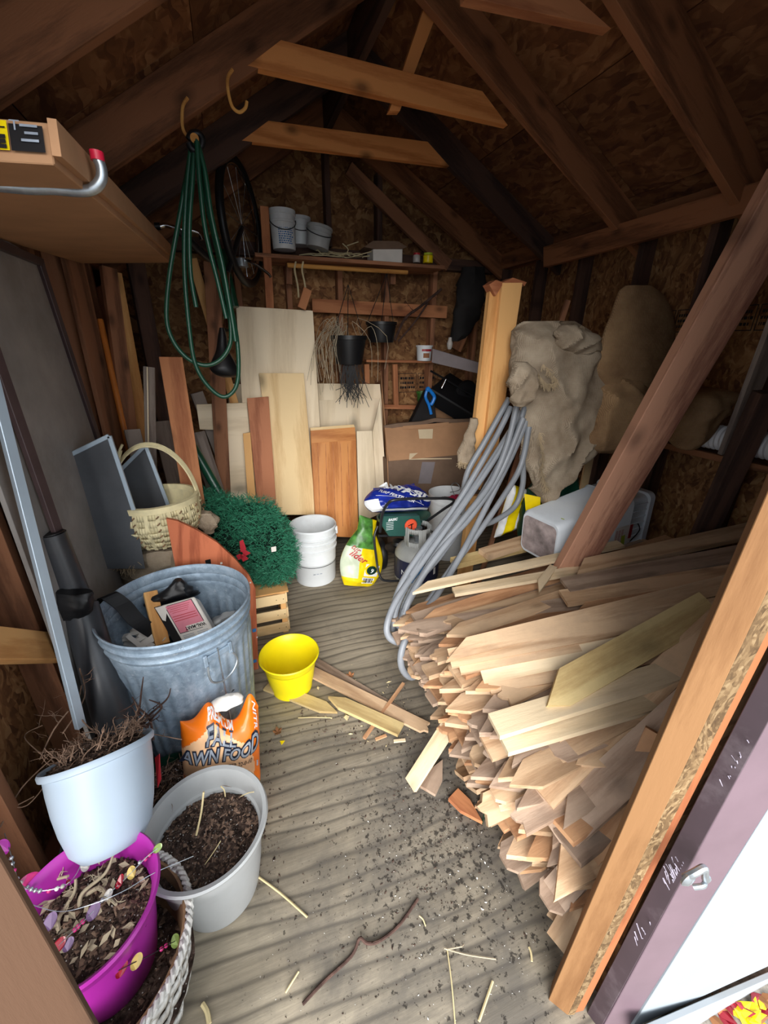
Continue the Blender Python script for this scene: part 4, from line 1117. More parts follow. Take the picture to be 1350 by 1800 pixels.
br_.box((-.045,-.012,-.004),(.045,.012,.004),F).box((-.052,-.026,-.004),(-.038,.02,.006),F).box((.038,-.026,-.004),(.052,.02,.006),F)
br_.build('handle_bracket', M['galv'], tc, F, bevel=.003)
hp = smoothpath([F @ V(p) for p in ((-.045,-.02,.008),(-.05,-.05,.014),(-.042,-.082,.02),(-.01,-.096,.024),(.025,-.088,.022),(.05,-.066,.018),(.055,-.045,.014),(.046,-.02,.008))],6)
MB().tube(hp, .0035, 8).build('wire_handle', M['metal'], tc, smooth=True)
MB().prism([C0+dr*.251+tg*x+V((0,0,z)) for x, z in ((-.002,.10),(.002,.10),(.002,.60),(-.002,.60))], -dr*.004).build('seam', M['metal'], tc)
# contents
RBG = 'rubbish in the galvanized can'
MB().lathe([(0,.40),(.1,.415),(.2,.40),(.222,.36)], (CX,CY,0), 30, lambda a, z: .04*math.sin(a*5)).build('rubbish_fill', M['darkpot'], smooth=True, label='dark crumpled rubbish filling the galvanized can', cat='rubbish', kind='stuff')
board('wood_offcut', at_z(264,1042,.63), at_z(286,1134,.50), .048, .03, (.4,-1,.5), M['lumber_y'], label='short wooden offcut standing in the galvanized can', cat='board', group=RBG)
pk = empty('paper_package', at_z(320,1090,.55), 'white package with pink printed label in the can', 'package')
q = [at_z(271,1068,.60), at_z(340,1048,.64), at_z(378,1112,.55), at_z(308,1133,.52)]
slab('packet', q, .05, M['paper'], pk, bevel=.004)
nq = (q[1]-q[0]).cross(q[3]-q[0]).normalized(); nq = -nq if nq.dot(C0+V((0,0,.5))-O3) > 0 else nq
def pq(u, v, off=.0012):
    a = q[0].lerp(q[1], u); b = q[3].lerp(q[2], u); return a.lerp(b, v)+nq*off
def pquad(u0,u1,v0,v1,mat,name,off=.0012):
    k = MB(); k.add([pq(u0,v0,off),pq(u1,v0,off),pq(u1,v1,off),pq(u0,v1,off)],[(0,1,2,3)]); return k.build(name, M[mat], pk)
pquad(.0,.2,.0,.95,'blackink','dark_edge'); pquad(.24,.92,.05,.80,'blackink','label_border',.0014); pquad(.255,.905,.065,.785,'pink','pink_label',.0018)
for k in range(4): pquad(.28+.05*(k%2),.84-.04*k,.12+.05*k,.13+.05*k,'redink','fine_print',.0022)
for k in range(3): pquad(.28,.86,.36+.06*k,.375+.06*k,'redink','fine_print',.0022)
pquad(.46,.94,.66,.79,'paper','store_label',.0024)
lettering('WAL-MART', .115, lambda u, v: pq(.92-u*.85, .685+v*1.0, .003), M['blackink'], pk, align='LEFT', bold=.004)
for r_ in range(3):
    for c_ in range(2): pquad(.27+.36*c_,.55+.36*c_,.86+.04*r_,.875+.04*r_,'silverink','fine_print',.0024)
cloth('black_plastic_bag', [(at_z(300,1062,.50)+V((0,.02,0)), V((.11,.02,0)), V((0,.03,0))), (at_z(302,1050,.60), V((.095,.01,0)), V((0,.025,0))), (at_z(308,1036,.64), V((.05,.0,0)), V((0,.02,0))), (at_z(312,1020,.675), V((.008,0,0)), V((0,.01,0)))],
      M['black'], fold=.014, fs=14, seed=2, seg=36, label='glossy black plastic bag behind the pink-labelled package', cat='bag', group=RBG)
cloth('clear_plastic_bag', [(at_z(385,1100,.46), V((.06,.03,0)), V((-.01,.03,0))), (at_z(390,1090,.51), V((.055,.03,0)), V((-.01,.03,0))), (at_z(398,1082,.55), V((.025,.01,0)), V((0,.015,0)))],
      M['potgrey'], fold=.016, fs=16, seed=6, seg=32, label='crumpled grey plastic film at right inside the can', cat='bag', group=RBG)
st_ = MB(); r_ = random.Random(3)
for i in range(16):
    c = at_z(r_.uniform(222,282), r_.uniform(1112,1136), r_.uniform(.47,.53)); a = r_.uniform(-.9,.6); l = r_.uniform(.03,.06)
    d = V((math.cos(a), math.sin(a), r_.uniform(-.3,.3)))*l; w_ = V((-d.y, d.x, .3*l)).normalized()*.008
    st_.prism([c-d-w_, c+d-w_, c+d+w_, c-d+w_], V((0,0,.003)))
st_.build('plastic_scraps', M['paper'], label='torn white plastic strips heaped left inside the can', cat='rubbish', kind='stuff')
belt = MB()
bp = smoothpath([at_z(190,1040,.665)+V((-.04,0,-.1)), at_z(186,1046,.70), at_z(215,1062,.66), at_z(240,1090,.60), at_z(272,1112,.53)], 6)
for a, b in zip(bp, bp[1:]):
    s1 = V((.022,.016,0)); belt.add([a-s1, a+s1, b+s1, b-s1, a-s1-V((0,0,.004)), a+s1-V((0,0,.004)), b+s1-V((0,0,.004)), b-s1-V((0,0,.004))], [(0,1,2,3),(7,6,5,4),(0,3,7,4),(1,5,6,2)])
belt.build('black_strap', M['black'], smooth=True, label='wide black rubber strap draped over the can rim', cat='strap', group=RBG)

# arch board
ya = 1.735
ar = slab('arched_plywood', [at_y(*p, ya) for p in ((292,912),(312,916),(346,932),(382,954),(414,984),(438,1012),(449,1034),(452,1110),(455,1197))]+[V((-.30,ya,0)),V((-.33,ya,.45))], .018, M['arch'], grain=(.1,0,1),
     label='reddish plywood panel with arched top standing behind the can', cat='board')
for (px, py, mat, s) in ((366,988,'black',5),(389,990,'paper',2),(440,1024,'paper',1.6),(447,1108,'labelblue',4),(448,1162,'labelblue',4),(452,1120,'paper',1.5)):
    c = at_y(px,py,ya-.001); s_ = s*.0022
    MB().prism([c+V((-s_,0,-s_*1.2)),c+V((s_,0,-s_*.9)),c+V((s_,0,s_*1.2)),c+V((-s_,0,s_))], V((0,-.001,0))).build('paint_mark', M[mat], ar)

# yellow pot
def pot(prof, c, mat, name='body', parent=None, seg=56, **k):
    return MB().lathe(prof, c, seg, **k).build(name, M[mat], parent, smooth=True)
yp = (.098,1.565,0)
e = empty('flower_pot', yp, 'bright yellow empty plastic flower pot on the floor', 'flower pot')
pot([(0,.006),(.07,.006),(.08,0),(.094,0),(.096,.008),(.094,.014),(.106,.06),(.117,.13),(.120,.155),(.124,.158),(.127,.172),(.136,.192),(.140,.20),(.136,.205),(.130,.20),(.121,.172),(.116,.155),(.104,.07),(.090,.012),(0,.012)], yp, 'yellow', parent=e)

# nested white buckets
wbk = empty('white_buckets', (.40,2.53,0), 'two nested dirty white five gallon buckets by the boards', 'bucket')
bp_ = [(0,.01),(.125,.01),(.13,0),(.138,.0),(.142,.02),(.146,.16),(.1475,.162),(.1475,.168),(.147,.17),(.150,.255),(.157,.257),(.157,.268),(.151,.27),(.152,.30),(.159,.302),(.159,.314),(.152,.316),(.153,.332)]
pot(bp_+[(.1500,.333),(.1485,.328),(.1485,.2)], (.40,2.53,0), 'bucketw', 'outer_bucket', wbk)
up_ = [(.135,.25),(.1455,.325),(.1475,.34),(.157,.347),(.157,.358),(.151,.36),(.152,.40),(.159,.402),(.160,.412),(.156,.418),(.150,.415),(.148,.40),(.138,.16),(.13,.08),(0,.08)]
pot(up_, (.40,2.53,0), 'bucketw', 'inner_bucket', wbk)
MB().lathe([(.1482,.150),(.1484,.154)], (.40,2.53,0), 56).build('dark_line', M['blackink'], wbk)
k = MB()
for i in range(3): k.box((.36+.022*i, 2.53-.1455-.0006, .10),(.376+.022*i,2.53-.1452,.105))
k.build('printed_mark', M['silverink'], wbk, kind='stuff')
MB().box((.547,2.50,.33),(.565,2.535,.385)).build('handle_lug', M['bucketw'], wbk, bevel=.003)
MB().tube([V((.252,2.47,.325)), V((.248,2.46,.29)), V((.255,2.45,.275))], .006, 8).build('handle_lug', M['bucketw'], wbk)

# wooden crate and tinsel tree
cr = empty('wooden_crate', (-.06,2.1,0), 'small slatted pine crate under the green tinsel tree', 'crate')
cx0, cx1, cy0, cy1 = -.27, .135, 1.98, 2.26
for x in (cx0+.015, cx1-.015):
    for y in (cy0+.015, cy1-.015): board('corner_post', (x,y,0), (x,y,.27), .03, .03, (0,-1,0), M['lumber_y'], cr)
for z in (.045, .135, .235):
    board('slat', (cx0,cy0-.005,z), (cx1,cy0-.005,z), .062, .01, (0,-1,0), M['pine'], cr)
    board('slat', (cx1+.005,cy0,z), (cx1+.005,cy1,z), .062, .01, (1,0,0), M['pine'], cr)
board('top_board', (cx0,cy0+.07,.275), (cx1+.02,cy0+.07,.275), .15, .01, (0,0,1), M['lumber_y'], cr)
board('top_board', (cx0,cy0+.22,.275), (cx1+.02,cy0+.22,.275), .12, .01, (0,0,1), M['lumber_y'], cr)
nl = MB()
for z in (.045,.135,.235):
    for x in (cx1-.012, cx1-.05): nl.box((x-.002,cy0-.0115,z-.002),(x+.002,cy0-.01,z+.002))
nl.build('nail_heads', M['black'], cr, kind='stuff')
tr = empty('artificial_tree', (0,2.2,.28), 'folded green artificial Christmas tree heaped on a pine crate', 'tree')
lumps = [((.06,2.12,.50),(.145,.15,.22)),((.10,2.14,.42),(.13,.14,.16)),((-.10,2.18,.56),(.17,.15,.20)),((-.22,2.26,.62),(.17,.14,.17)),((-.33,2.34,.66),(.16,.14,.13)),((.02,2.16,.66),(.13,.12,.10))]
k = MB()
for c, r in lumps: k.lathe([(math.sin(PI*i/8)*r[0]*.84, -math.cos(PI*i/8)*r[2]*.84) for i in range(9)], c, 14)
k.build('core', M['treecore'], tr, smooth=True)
rt = random.Random(8); nd = MB()
for c, r in lumps:
    n = int(2600*(r[0]*r[2])/(.15*.2)*.62)
    for i in range(n):
        d = V((rt.gauss(0,1),rt.gauss(0,1),rt.gauss(0,1))).normalized()
        if d.y > .5: continue
        p = V(c)+V((d.x*r[0],d.y*r[1],d.z*r[2]))*rt.uniform(.82,1.08)
        ax = (d+V((rt.gauss(0,.8),rt.gauss(0,.8),rt.gauss(0,.8)))).normalized()
        for j in range(6):
            f = (ax*.6+V((rt.gauss(0,.7),rt.gauss(0,.7),rt.gauss(0,.7)))).normalized()
            q_ = p+ax*(.006*j); e_ = q_+f*rt.uniform(.018,.034); s_ = f.orthogonal().normalized()*.0017
            nd.add([q_-s_, q_+s_, e_], [(0,1,2)])
nd.build('tinsel_needles', M['tree'], tr, kind='stuff')
c = at_y(481,965,1.93)
MB().prism([c+V((-.012,0,-.016)),c+V((.012,-.004,-.012)),c+V((.013,-.004,.016)),c+V((-.012,0,.012))], V((0,-.001,0))).build('white_tag', M['paper'], tr)
rbm = MB()
for (x0,y0,x1,y1) in ((424,950,428,968),(428,968,436,975),(424,968,417,972),(425,975,432,985),(418,975,424,982)):
    a, b = at_y(x0,y0,1.93), at_y(x1,y1,1.93); s_ = V((.009,0,.004)); rbm.add([a-s_,a+s_,b+s_*1.6,b-s_*1.6], [(0,1,2,3)])
rbm.build('red_ribbon', plain('red_tartan_ribbon', (168,30,44), .6), tr)

# basket on its burlap
bkc = V((-.385,1.955,.70))
bl = cloth('burlap_sack', [(V((-.40,1.97,.0)), V((.17,0,0)), V((0,.12,0))),(V((-.40,1.97,.3)), V((.18,0,0)), V((0,.13,0))),(V((-.40,1.96,.52)), V((.18,0,0)), V((0,.13,0))),(V((-.385,1.95,.63)), V((.19,0,0)), V((0,.13,0))),(V((-.37,1.95,.685)), V((.17,0,0)), V((0,.12,0)))],
     M['burlap_g'], fold=.03, fs=7, seed=20, label='pale burlap sack standing under the splint basket', cat='sack')
cloth('burlap_corner', px_rows([(900,350,372,1.95,.02),(912,345,388,1.94,.03),(925,348,380,1.93,.03),(936,362,372,1.93,.02)], .02), M['burlap_g'], bl, fold=.012, fs=14, seed=4, seg=30)
fringe([at_y(212,985,1.83), at_y(222,1000,1.82), at_y(240,985,1.80)], 40, .04, 'burlap_fray', bl, 9, d=(-.4,0,-1))
bk_ = empty('splint_basket', bkc, 'pale woven splint basket with tall round handle', 'basket')
def brad(z): return .125+.045*min(1, z/.10)+.006*math.sin(z*18)
def wy(a): return 0
for row in range(6):
    z0 = .012+.029*row; k = MB(); n = 96; st2 = 12
    for j in range(n):
        a0, a1 = 2*PI*j/n, 2*PI*(j+1)/n
        def pt(a, z):
            wv = .0045*math.cos(a*st2+PI*(row % 2)); r = brad(z)+wv
            return bkc+V((r*math.cos(a), r*math.sin(a), z))
        za, zb_ = z0, z0+.030
        k.add([pt(a0,za), pt(a1,za), pt(a1,zb_), pt(a0,zb_)], [(0,1,2,3)])
    o = k.build('woven_band', M['wicker'], bk_, smooth=True)
    so = o.modifiers.new('t','SOLIDIFY'); so.thickness = .003
for j in range(24):
    a = 2*PI*j/24+.13; k = MB()
    P = [bkc+V(((brad(z)+.0015)*math.cos(a), (brad(z)+.0015)*math.sin(a), z)) for z in (0,.04,.08,.12,.16,.192)]
    t_ = V((-math.sin(a), math.cos(a), 0))*.008
    for p, q_ in zip(P, P[1:]): k.add([p-t_,p+t_,q_+t_,q_-t_],[(0,1,2,3)])
    k.build('stake', M['wicker'], bk_)
    if j % 2 == 0:   # twisted cord wraps between the bands, coloured dark as shade in weave gaps
        k = MB()
        for row in range(6):
            z = .026+.029*row; r = brad(z)+.007
            k.tube([bkc+V((r*math.cos(a-.03), r*math.sin(a-.03), z-.005)), bkc+V(((r+.003)*math.cos(a), (r+.003)*math.sin(a), z)), bkc+V((r*math.cos(a+.03), r*math.sin(a+.03), z+.005))], .003, 5)
        k.build('cord_wrap', M['wickerb'], bk_, kind='stuff')
MB().lathe([(brad(.19)-.008,.186),(brad(.19)+.007,.184),(brad(.19)+.008,.21),(brad(.19)-.008,.212),(brad(.19)-.008,.186)], bkc, 60).build('rim_hoop', M['wicker'], bk_, smooth=True)
MB().lathe([(0,.004),(.125,.004),(.16,.1),(.162,.19)], bkc, 40).build('inner_wall', M['wicker'], bk_, smooth=True)
for dx, rr_ in ((-.012,.0035),(-.004,.004),(.005,.004),(.013,.0035)):
    hp = [bkc+V(((.172+dx*.3)*math.cos(t), .03+dx*1.2, .15+ (.285+dx*.4)*math.sin(t))) for t in [PI*i/24 for i in range(25)]]
    MB().tube(hp, rr_, 7).build('handle_rod', M['wicker'], bk_, smooth=True)
MB().tube(smoothpath([bkc+V((-.17,.03,.10)), bkc+V((-.15,.02,.28)), bkc+V((-.10,.03,.42))],6), .008, 8).build('handle_splint', M['wicker'], bk_, smooth=True)
MB().tube(smoothpath([bkc+V((-.13,.0,.18)), bkc+V((-.135,.02,.30)), bkc+V((-.11,.02,.40)), bkc+V((-.085,.02,.445))],6), .005, 8).build('handle_splint', M['wicker'], bk_, smooth=True)

# ------------------------------------------------------------------ bags
def bag(name, label, c00, c10, c01, c11, depth, mats, cat='bag', nu=56, nv=64, wr=.010, seed=0, taper=.3, top=None, group=None, mfun=None, back=V((0,1,0)), sides=None):
    """soft sack: front face spans four corners (lower left, lower right, upper left, upper right)"""
    c00, c10, c01, c11 = V(c00), V(c10), V(c01), V(c11); off = V((seed*5.1,seed,seed*2))
    n = (c10-c00).cross(c01-c00).normalized()
    if n.dot(back) > 0: n = -n
    def base(u, v):
        a = c00.lerp(c10, u); b = c01.lerp(c11, u); p = a.lerp(b, v)
        if sides: p = p + (c10-c00)*sides(u, v)
        if top and v > .5: p = p+(c01-c00)*top(u)*((v-.5)/.5)**2
        return p
    def prof(u, v): return (max(0, 1-abs(2*u-1)**2.6)**.6)*(max(0, 1-max(0, (v-(1-taper))/taper)**1.8)**.7)*min(1, (v+.04)/.12)
    def front(u, v, o=0.):
        u_, v_ = min(1,max(0,u)), min(1,max(0,v))
        p = base(u, v); q = p*9+off
        h = depth*prof(u_, v_)*.5+wr*(1-2*abs(noise.noise(q)))*.6*min(1, prof(u_,v_)*2+.3)+wr*.4*noise.noise(q*3)
        return p+n*(h+o)
    mb = MB()
    for i in range(nv+1):
        for j in range(nu+1): mb.v.append(front(j/nu, i/nv))
    N = (nu+1)*(nv+1)
    for i in range(nv+1):
        for j in range(nu+1):
            u, v = j/nu, i/nv; p = base(u, v)
            mb.v.append(p-n*(depth*prof(u, v)*.5+.001))
    for i in range(nv):
        for j in range(nu):
            a = i*(nu+1)+j; f = [a, a+1, a+nu+2, a+nu+1]
            mb.f.append(f); mb.m.append(mfun(j/nu, i/nv) if mfun else 0)
            mb.f.append([x+N for x in f][::-1]); mb.m.append(0)
    edge_ = [j for j in range(nu+1)]+[i*(nu+1)+nu for i in range(1,nv+1)]+[nv*(nu+1)+j for j in range(nu-1,-1,-1)]+[i*(nu+1) for i in range(nv-1,0,-1)]
    for a, b in zip(edge_, edge_[1:]+edge_[:1]): mb.f.append([a, b, b+N, a+N]); mb.m.append(0)
    e = empty(name, (c00+c10)/2, label, cat, group)
    mb.build('sack_body', [M[x] if isinstance(x, str) else x for x in mats], e, smooth=True)
    return e, front

# orange lawn food bag between the can and the grey pot
e, fr = bag('lawn_food_bag', 'glossy orange FALL LAWN FOOD bag slumped between can and grey pot', at_y(325,1400,1.06), at_y(458,1400,1.08), at_y(316,1262,1.14), at_y(455,1262,1.14), .10, ['orange','peach'], seed=2, wr=.014,
            taper=.22, top=lambda u: .36*math.exp(-((u-.90)/.13)**2)+.24*math.exp(-((u-.36)/.14)**2)-.04, mfun=lambda u, v: 1 if ((u-.42)/.46)**2+((v-.46)/.42)**2 < 1 else 0)
def bt_(txt, size, u, v, mat, sh=.25, bold=.0, off=.003, rot=.06, nm='lettering', asp=1.0, sy=1.0):
    lettering(txt, size, lambda x, y: fr(u+x*asp, v+(y*sy+x*rot), off), M[mat], e, nm, shear=sh, bold=bold)
bt_('PREMIUM', .09, .47, .93, 'whiteink', bold=.004, asp=.85)
bt_('FALL', .215, .44, .745, 'navyink', bold=.020, rot=.1, asp=.8); bt_('FALL', .215, .44, .745, 'silverink', bold=.004, off=.0055, rot=.1, asp=.8)
bt_('AWN FOOD', .20, .46, .575, 'navyink', bold=.018, rot=.16, asp=.86); bt_('AWN FOOD', .20, .46, .575, 'silverink', bold=.003, off=.0055, rot=.16, asp=.86)
bt_('WINTERIZER 22-0-10', .075, .55, .485, 'navyink', rot=.16, asp=.85)
k = MB(); k.prism([fr(.45,.36,.003), fr(.95,.46,.003), fr(.95,.53,.003), fr(.45,.42,.003)], V((0,-.0008,0))); k.build('grey_band', M['silverink'], e)
lettering('NITR', .10, lambda x, y: fr(.90+y*.7, .90-x*.7, .004), M['whiteink'], e, bold=.002)
cloth('white_inner_liner', [(at_y(398,1240,1.15), V((.055,.0,0)), V((0,.02,0))), (at_y(400,1230,1.16), V((.05,0,0)), V((0,.02,0))), (at_y(402,1222,1.16), V((.02,0,0)), V((0,.01,0)))], M['paper'], e, fold=.008, fs=18, seed=3, seg=24)

# yellow and green seed bag
e, fr = bag('seed_bag', 'yellow green and mint fertilizer bag leaning by the cabinet door', at_y(612,1028,2.30), at_y(648,1030,2.30), at_y(632,905,2.42), at_y(662,915,2.42), .09, ['bagyellow','baggreen','bagpale'], seed=5, wr=.012, taper=.3,
            sides=lambda u, v: (u-.5)*1.1*math.sin(PI*min(1,(v*1.1+.12))) , mfun=lambda u, v: 1 if v > .55 and u < .72 else (2 if u < .38 and v > .12 else 0))
def sb(txt, size, u, v, mat, rot=0, sh=0, bold=0, asp=1, sy=1):
    cr_, sr_ = math.cos(rot), math.sin(rot)
    lettering(txt, size, lambda x, y: fr(u+(x*cr_-y*sr_)*asp, v+(x*sr_+y*cr_)*sy, .004), M[mat], e, shear=sh, bold=bold)
sb('ilder', .22, .30, .40, 'redink', -.5, .2, .004, 1.1, .55)
sb('tur', .18, .20, .52, 'redink', -.5, .2, .002, 1.1, .55)
k = MB(); k.prism([fr(.52,.17,.003), fr(.88,.17,.003), fr(.9,.33,.003), fr(.55,.35,.003)], V((0,-.0008,0))); k.build('white_patch', M['whiteink'], e)
k = MB(); k.prism([fr(.7+.13*math.cos(t),.26+.065*math.sin(t),.0045) for t in [2*PI*i/16 for i in range(16)]], V((0,-.0006,0))); k.build('green_oval', M['tarp'], e)
sb('9', .22, .70, .22, 'whiteink', -.3, 0, .003, .7, .45)
k = MB(); k.prism([fr(.50,.06,.003), fr(.84,.06,.003), fr(.84,.14,.003), fr(.50,.15,.003)], V((0,-.0008,0))); k.build('price_code_patch', M['whiteink'], e)
for i in range(8):
    k = MB(); u = .53+.035*i; k.prism([fr(u,.07,.0045), fr(u+.015+.006*(i%3),.07,.0045), fr(u+.015+.006*(i%3),.135,.0045), fr(u,.135,.0045)], V((0,-.0005,0))); k.build('printed_bar', M['blackink'], e)

# broadcast spreader with its blue bag
sp = empty('spreader', at_y(720,1020,2.28), 'green broadcast spreader with orange dial and black tubular frame', 'spreader')
ysr = 2.22
P8 = lambda x, y, d=ysr: at_y(x, y, d)
mb = MB()
fa = [P8(672,908), P8(738,907), P8(741,922), P8(731,943), P8(684,943), P8(672,925)]
mb.prism(fa, V((0,.05,.0))); mb.build('control_panel', M['spreader'], sp, bevel=.004)
hop = MB(); hc = V((at_y(712,905,2.36).x, 2.38, at_y(712,935,2.36).z))
hop.lathe([(0,-.02),(.05,-.02),(.15,.09),(.165,.10),(.17,.12),(.16,.12),(.145,.09),(.05,0),(0,0)], hc, 28, sx=1.15, sy=.8); hop.build('hopper', M['spreader'], sp, smooth=True)
dc = P8(722,923,ysr-.012)
MB().lathe([(0,.012),(.038,.012),(.042,.008),(.043,0),(0,0)], dc, 32, axis=Matrix.Rotation(PI/2,3,'X')).build('dial', M['dial'], sp, smooth=True)
k = MB(); k.box((-.003,-.016,-.024),(.003,-.0125,.014),Matrix.Translation(dc)); k.box((-.022,-.016,.008),(.016,-.0125,.013),Matrix.Translation(dc)@Matrix.Rotation(-.3,4,'Y')); k.build('dial_pointer', M['black'], sp)
pm = planemap(P8(679,917,ysr-.003), V((1,0,0)), V((0,0,1)), 0)
lettering('BASIC', .024, lambda u, v: pm(u+.012, v), M['whiteink'], sp, align='LEFT', shear=.3, bold=.0006)
for i in range(5):
    k = MB(); z = -.012-.012*i; k.add([pm(0,z), pm(.05,z), pm(.05,z+.003), pm(0,z+.003)], [(0,1,2,3)]); k.build('fine_print', M['whiteink'], sp)
fr_ = [P8(668,935,2.22), P8(672,905,2.18), P8(682,885,2.14), P8(700,878,2.12), P8(760,876,2.12), P8(792,877,2.12), P8(797,883,2.13), P8(780,895,2.2), P8(752,915,2.28)]
MB().tube(smoothpath(fr_,7), .009, 10).build('handle_tube', M['dark_metal'], sp, smooth=True)
fr_ = [P8(664,925,2.24), P8(658,945,2.22), P8(662,985,2.20), P8(666,1008,2.17), P8(675,1020,2.15), P8(705,1021,2.14), P8(740,1021,2.16)]
MB().tube(smoothpath(fr_,7), .008, 10).build('stand_tube', M['dark_metal'], sp, smooth=True)
MB().tube(smoothpath([P8(742,920,2.3), P8(752,960,2.3), P8(757,1000,2.26), P8(740,1021,2.16)],7), .008, 10).build('stand_tube', M['dark_metal'], sp, smooth=True)
MB().tube([P8(665,942,2.3), P8(752,940,2.3)], .009, 10).build('axle_tube', M['dark_metal'], sp, smooth=True)
MB().lathe([(0,-.02),(.03,-.02),(.05,.0),(.04,.02),(0,.03)], P8(700,955,2.32), 20).build('gear_case', M['black'], sp, smooth=True)
MB().lathe([(0,-.004),(.09,-.004),(.095,.0),(.09,.004),(0,.004)], P8(700,962,2.34), 24).build('throwing_disc', M['black'], sp, smooth=True)
for wx in (P8(672,985,2.45).x, P8(760,985,2.45).x):
    MB().lathe([(.04,-.025),(.10,-.025),(.115,-.018),(.12,0),(.115,.018),(.10,.025),(.04,.025)], (wx,2.5,.12), 28, axis=Matrix.Rotation(PI/2,3,'Y')).build('wheel', M['black'], sp, smooth=True)
e, fr = bag('fertilizer_bag', 'shiny navy blue AWARD turf fertilizer bag crumpled in the spreader hopper', at_y(664,900,2.28), at_y(742,897,2.32), at_y(656,858,2.36), at_y(728,850,2.42), .16, ['bagblue','whiteink'], seed=9, wr=.02, taper=.5,
            sides=lambda u, v: (u-.5)*.5*math.sin(PI*min(1,v*.9+.15)), mfun=lambda u, v: 1 if (u < .14 and v < .45) or v < .04 else 0)
def ab(txt, size, u, v, rot, bold=0, sh=0, o=.004):
    cr_, sr_ = math.cos(rot), math.sin(rot)
    lettering(txt, size, lambda x, y: fr(u+(x*cr_-y*sr_), v+(x*sr_+y*cr_)*1.5, o), M['whiteink'], e, bold=bold, shear=sh)
ab('AWARD', .25, .52, .62, -.62, .012, .1); ab('TURF FERTILIZER', .085, .36, .50, -.62, .002)
for (u0,v0,u1,v1) in ((.2,.92,.9,.55),(.1,.6,.8,.12),(.55,.98,.75,.2)):
    k = MB(); P = [fr(u0+(u1-u0)*t/12, v0+(v1-v0)*t/12+.06*math.sin(t/12*PI), .003) for t in range(13)]; k.tube(P, .0012, 4); k.build('white_swoosh', M['whiteink'], e)

# propane cylinder
pc = V((1.035, 2.20, 0))
e = empty('propane_tank', pc, 'grey propane cylinder with blue label behind the grey conduit', 'gas cylinder')
MB().lathe([(0,.02),(.10,.02),(.105,0),(.112,0),(.114,.03),(.13,.045),(.147,.08),(.15,.10),(.15,.24),(.147,.265),(.13,.30),(.095,.325),(.04,.335),(0,.336)], pc, 56).build('tank_body', M['propane'], e, smooth=True)
def sleeve(z0, z1, a0, a1, mat, r=.1515, n=24):
    k = MB()
    for i in range(n):
        t0, t1 = a0+(a1-a0)*i/n, a0+(a1-a0)*(i+1)/n
        k.add([pc+V((r*math.cos(t),r*math.sin(t),z)) for t, z in ((t0,z0),(t1,z0),(t1,z1),(t0,z1))], [(0,1,2,3)])
    return k.build('label_sleeve', M[mat], e, smooth=True)
sleeve(.10,.25,PI*.75,PI*2.15,'labelnavy'); sleeve(.105,.235,math.radians(228),math.radians(262),'labelblue',.1528); sleeve(.15,.2,math.radians(292),math.radians(300),'whiteink',.1528)
lettering('N', .05, lambda u, v: pc+V(((.154)*math.cos(math.radians(212)+u/.154), .154*math.sin(math.radians(212)+u/.154), .15+v)), M['whiteink'], e)
# collar with two hand holes, built as a bent band
col_ = MB(); r0 = .085
def cpt(a, z, r=r0): return pc+V((r*math.cos(a), r*math.sin(a), z))
n = 60
for i in range(n):
    a0, a1 = math.radians(150)+math.radians(300)*i/n, math.radians(150)+math.radians(300)*(i+1)/n
    d0 = math.degrees((a0+a1)/2) % 360
    hole = 205 < d0 < 250 or 285 < d0 < 330 or 20 < d0 < 60
    zs = [(.30,.36),(.42,.455)] if hole else [(.30,.455)]
    for z0, z1 in zs:
        col_.add([cpt(a0,z0),cpt(a1,z0),cpt(a1,z1),cpt(a0,z1)], [(0,1,2,3)])
o = col_.build('collar', M['propane'], e, smooth=True); so = o.modifiers.new('t','SOLIDIFY'); so.thickness = .004
MB().lathe([(0,.335),(.02,.335),(.02,.37),(.03,.375),(.03,.39),(.015,.395),(.015,.42),(.028,.425),(.028,.44),(0,.44)], pc, 20).build('valve', M['metal'], e, smooth=True)

# white bucket with red rag behind
wc = V((at_y(790,880,2.55).x, 2.55, 0)); zt = at_y(790,870,2.5).z
e = empty('white_bucket', wc, 'dirty white bucket with red rag and wires behind spreader', 'bucket')
MB().lathe([(0,.02),(.13,.02),(.135,0),(.14,.02),(.158,zt-.06),(.166,zt-.055),(.166,zt-.04),(.16,zt-.035),(.162,zt),(.155,zt),(.14,.1),(0,.05)], wc, 48).build('body', M['bucketw'], e, smooth=True)
MB().tube(smoothpath([wc+V((-.03,-.12,zt+.02)), wc+V((-.05,-.1,zt+.09)), wc+V((.0,-.08,zt+.10)), wc+V((.03,-.09,zt+.05)), wc+V((.0,0,zt))],6), .003, 6).build('bent_wire', M['metal'], e, smooth=True)
cloth('red_rag', [(wc+V((.02,-.05,zt-.06)), V((.09,0,0)), V((0,.05,0))), (wc+V((.02,-.06,zt-.03)), V((.08,0,0)), V((0,.05,0))), (wc+V((.03,-.05,zt-.01)), V((.03,0,0)), V((0,.02,0)))], plain('red_rag', (170,30,70), .8), fold=.012, fs=14, seed=2, seg=26,
      label='crumpled red rag lying in the dirty white bucket', cat='rag')
cloth('dark_bag', [(wc+V((.0,0,zt-.2)), V((.13,0,0)), V((0,.12,0))), (wc+V((.0,0,zt-.12)), V((.14,0,0)), V((0,.13,0))), (wc+V((-.02,0,zt-.07)), V((.1,0,0)), V((0,.1,0)))], M['greybeam'], fold=.02, fs=10, seed=7, seg=30,
      label='grey dusty cloth filling the dirty white bucket', cat='cloth')
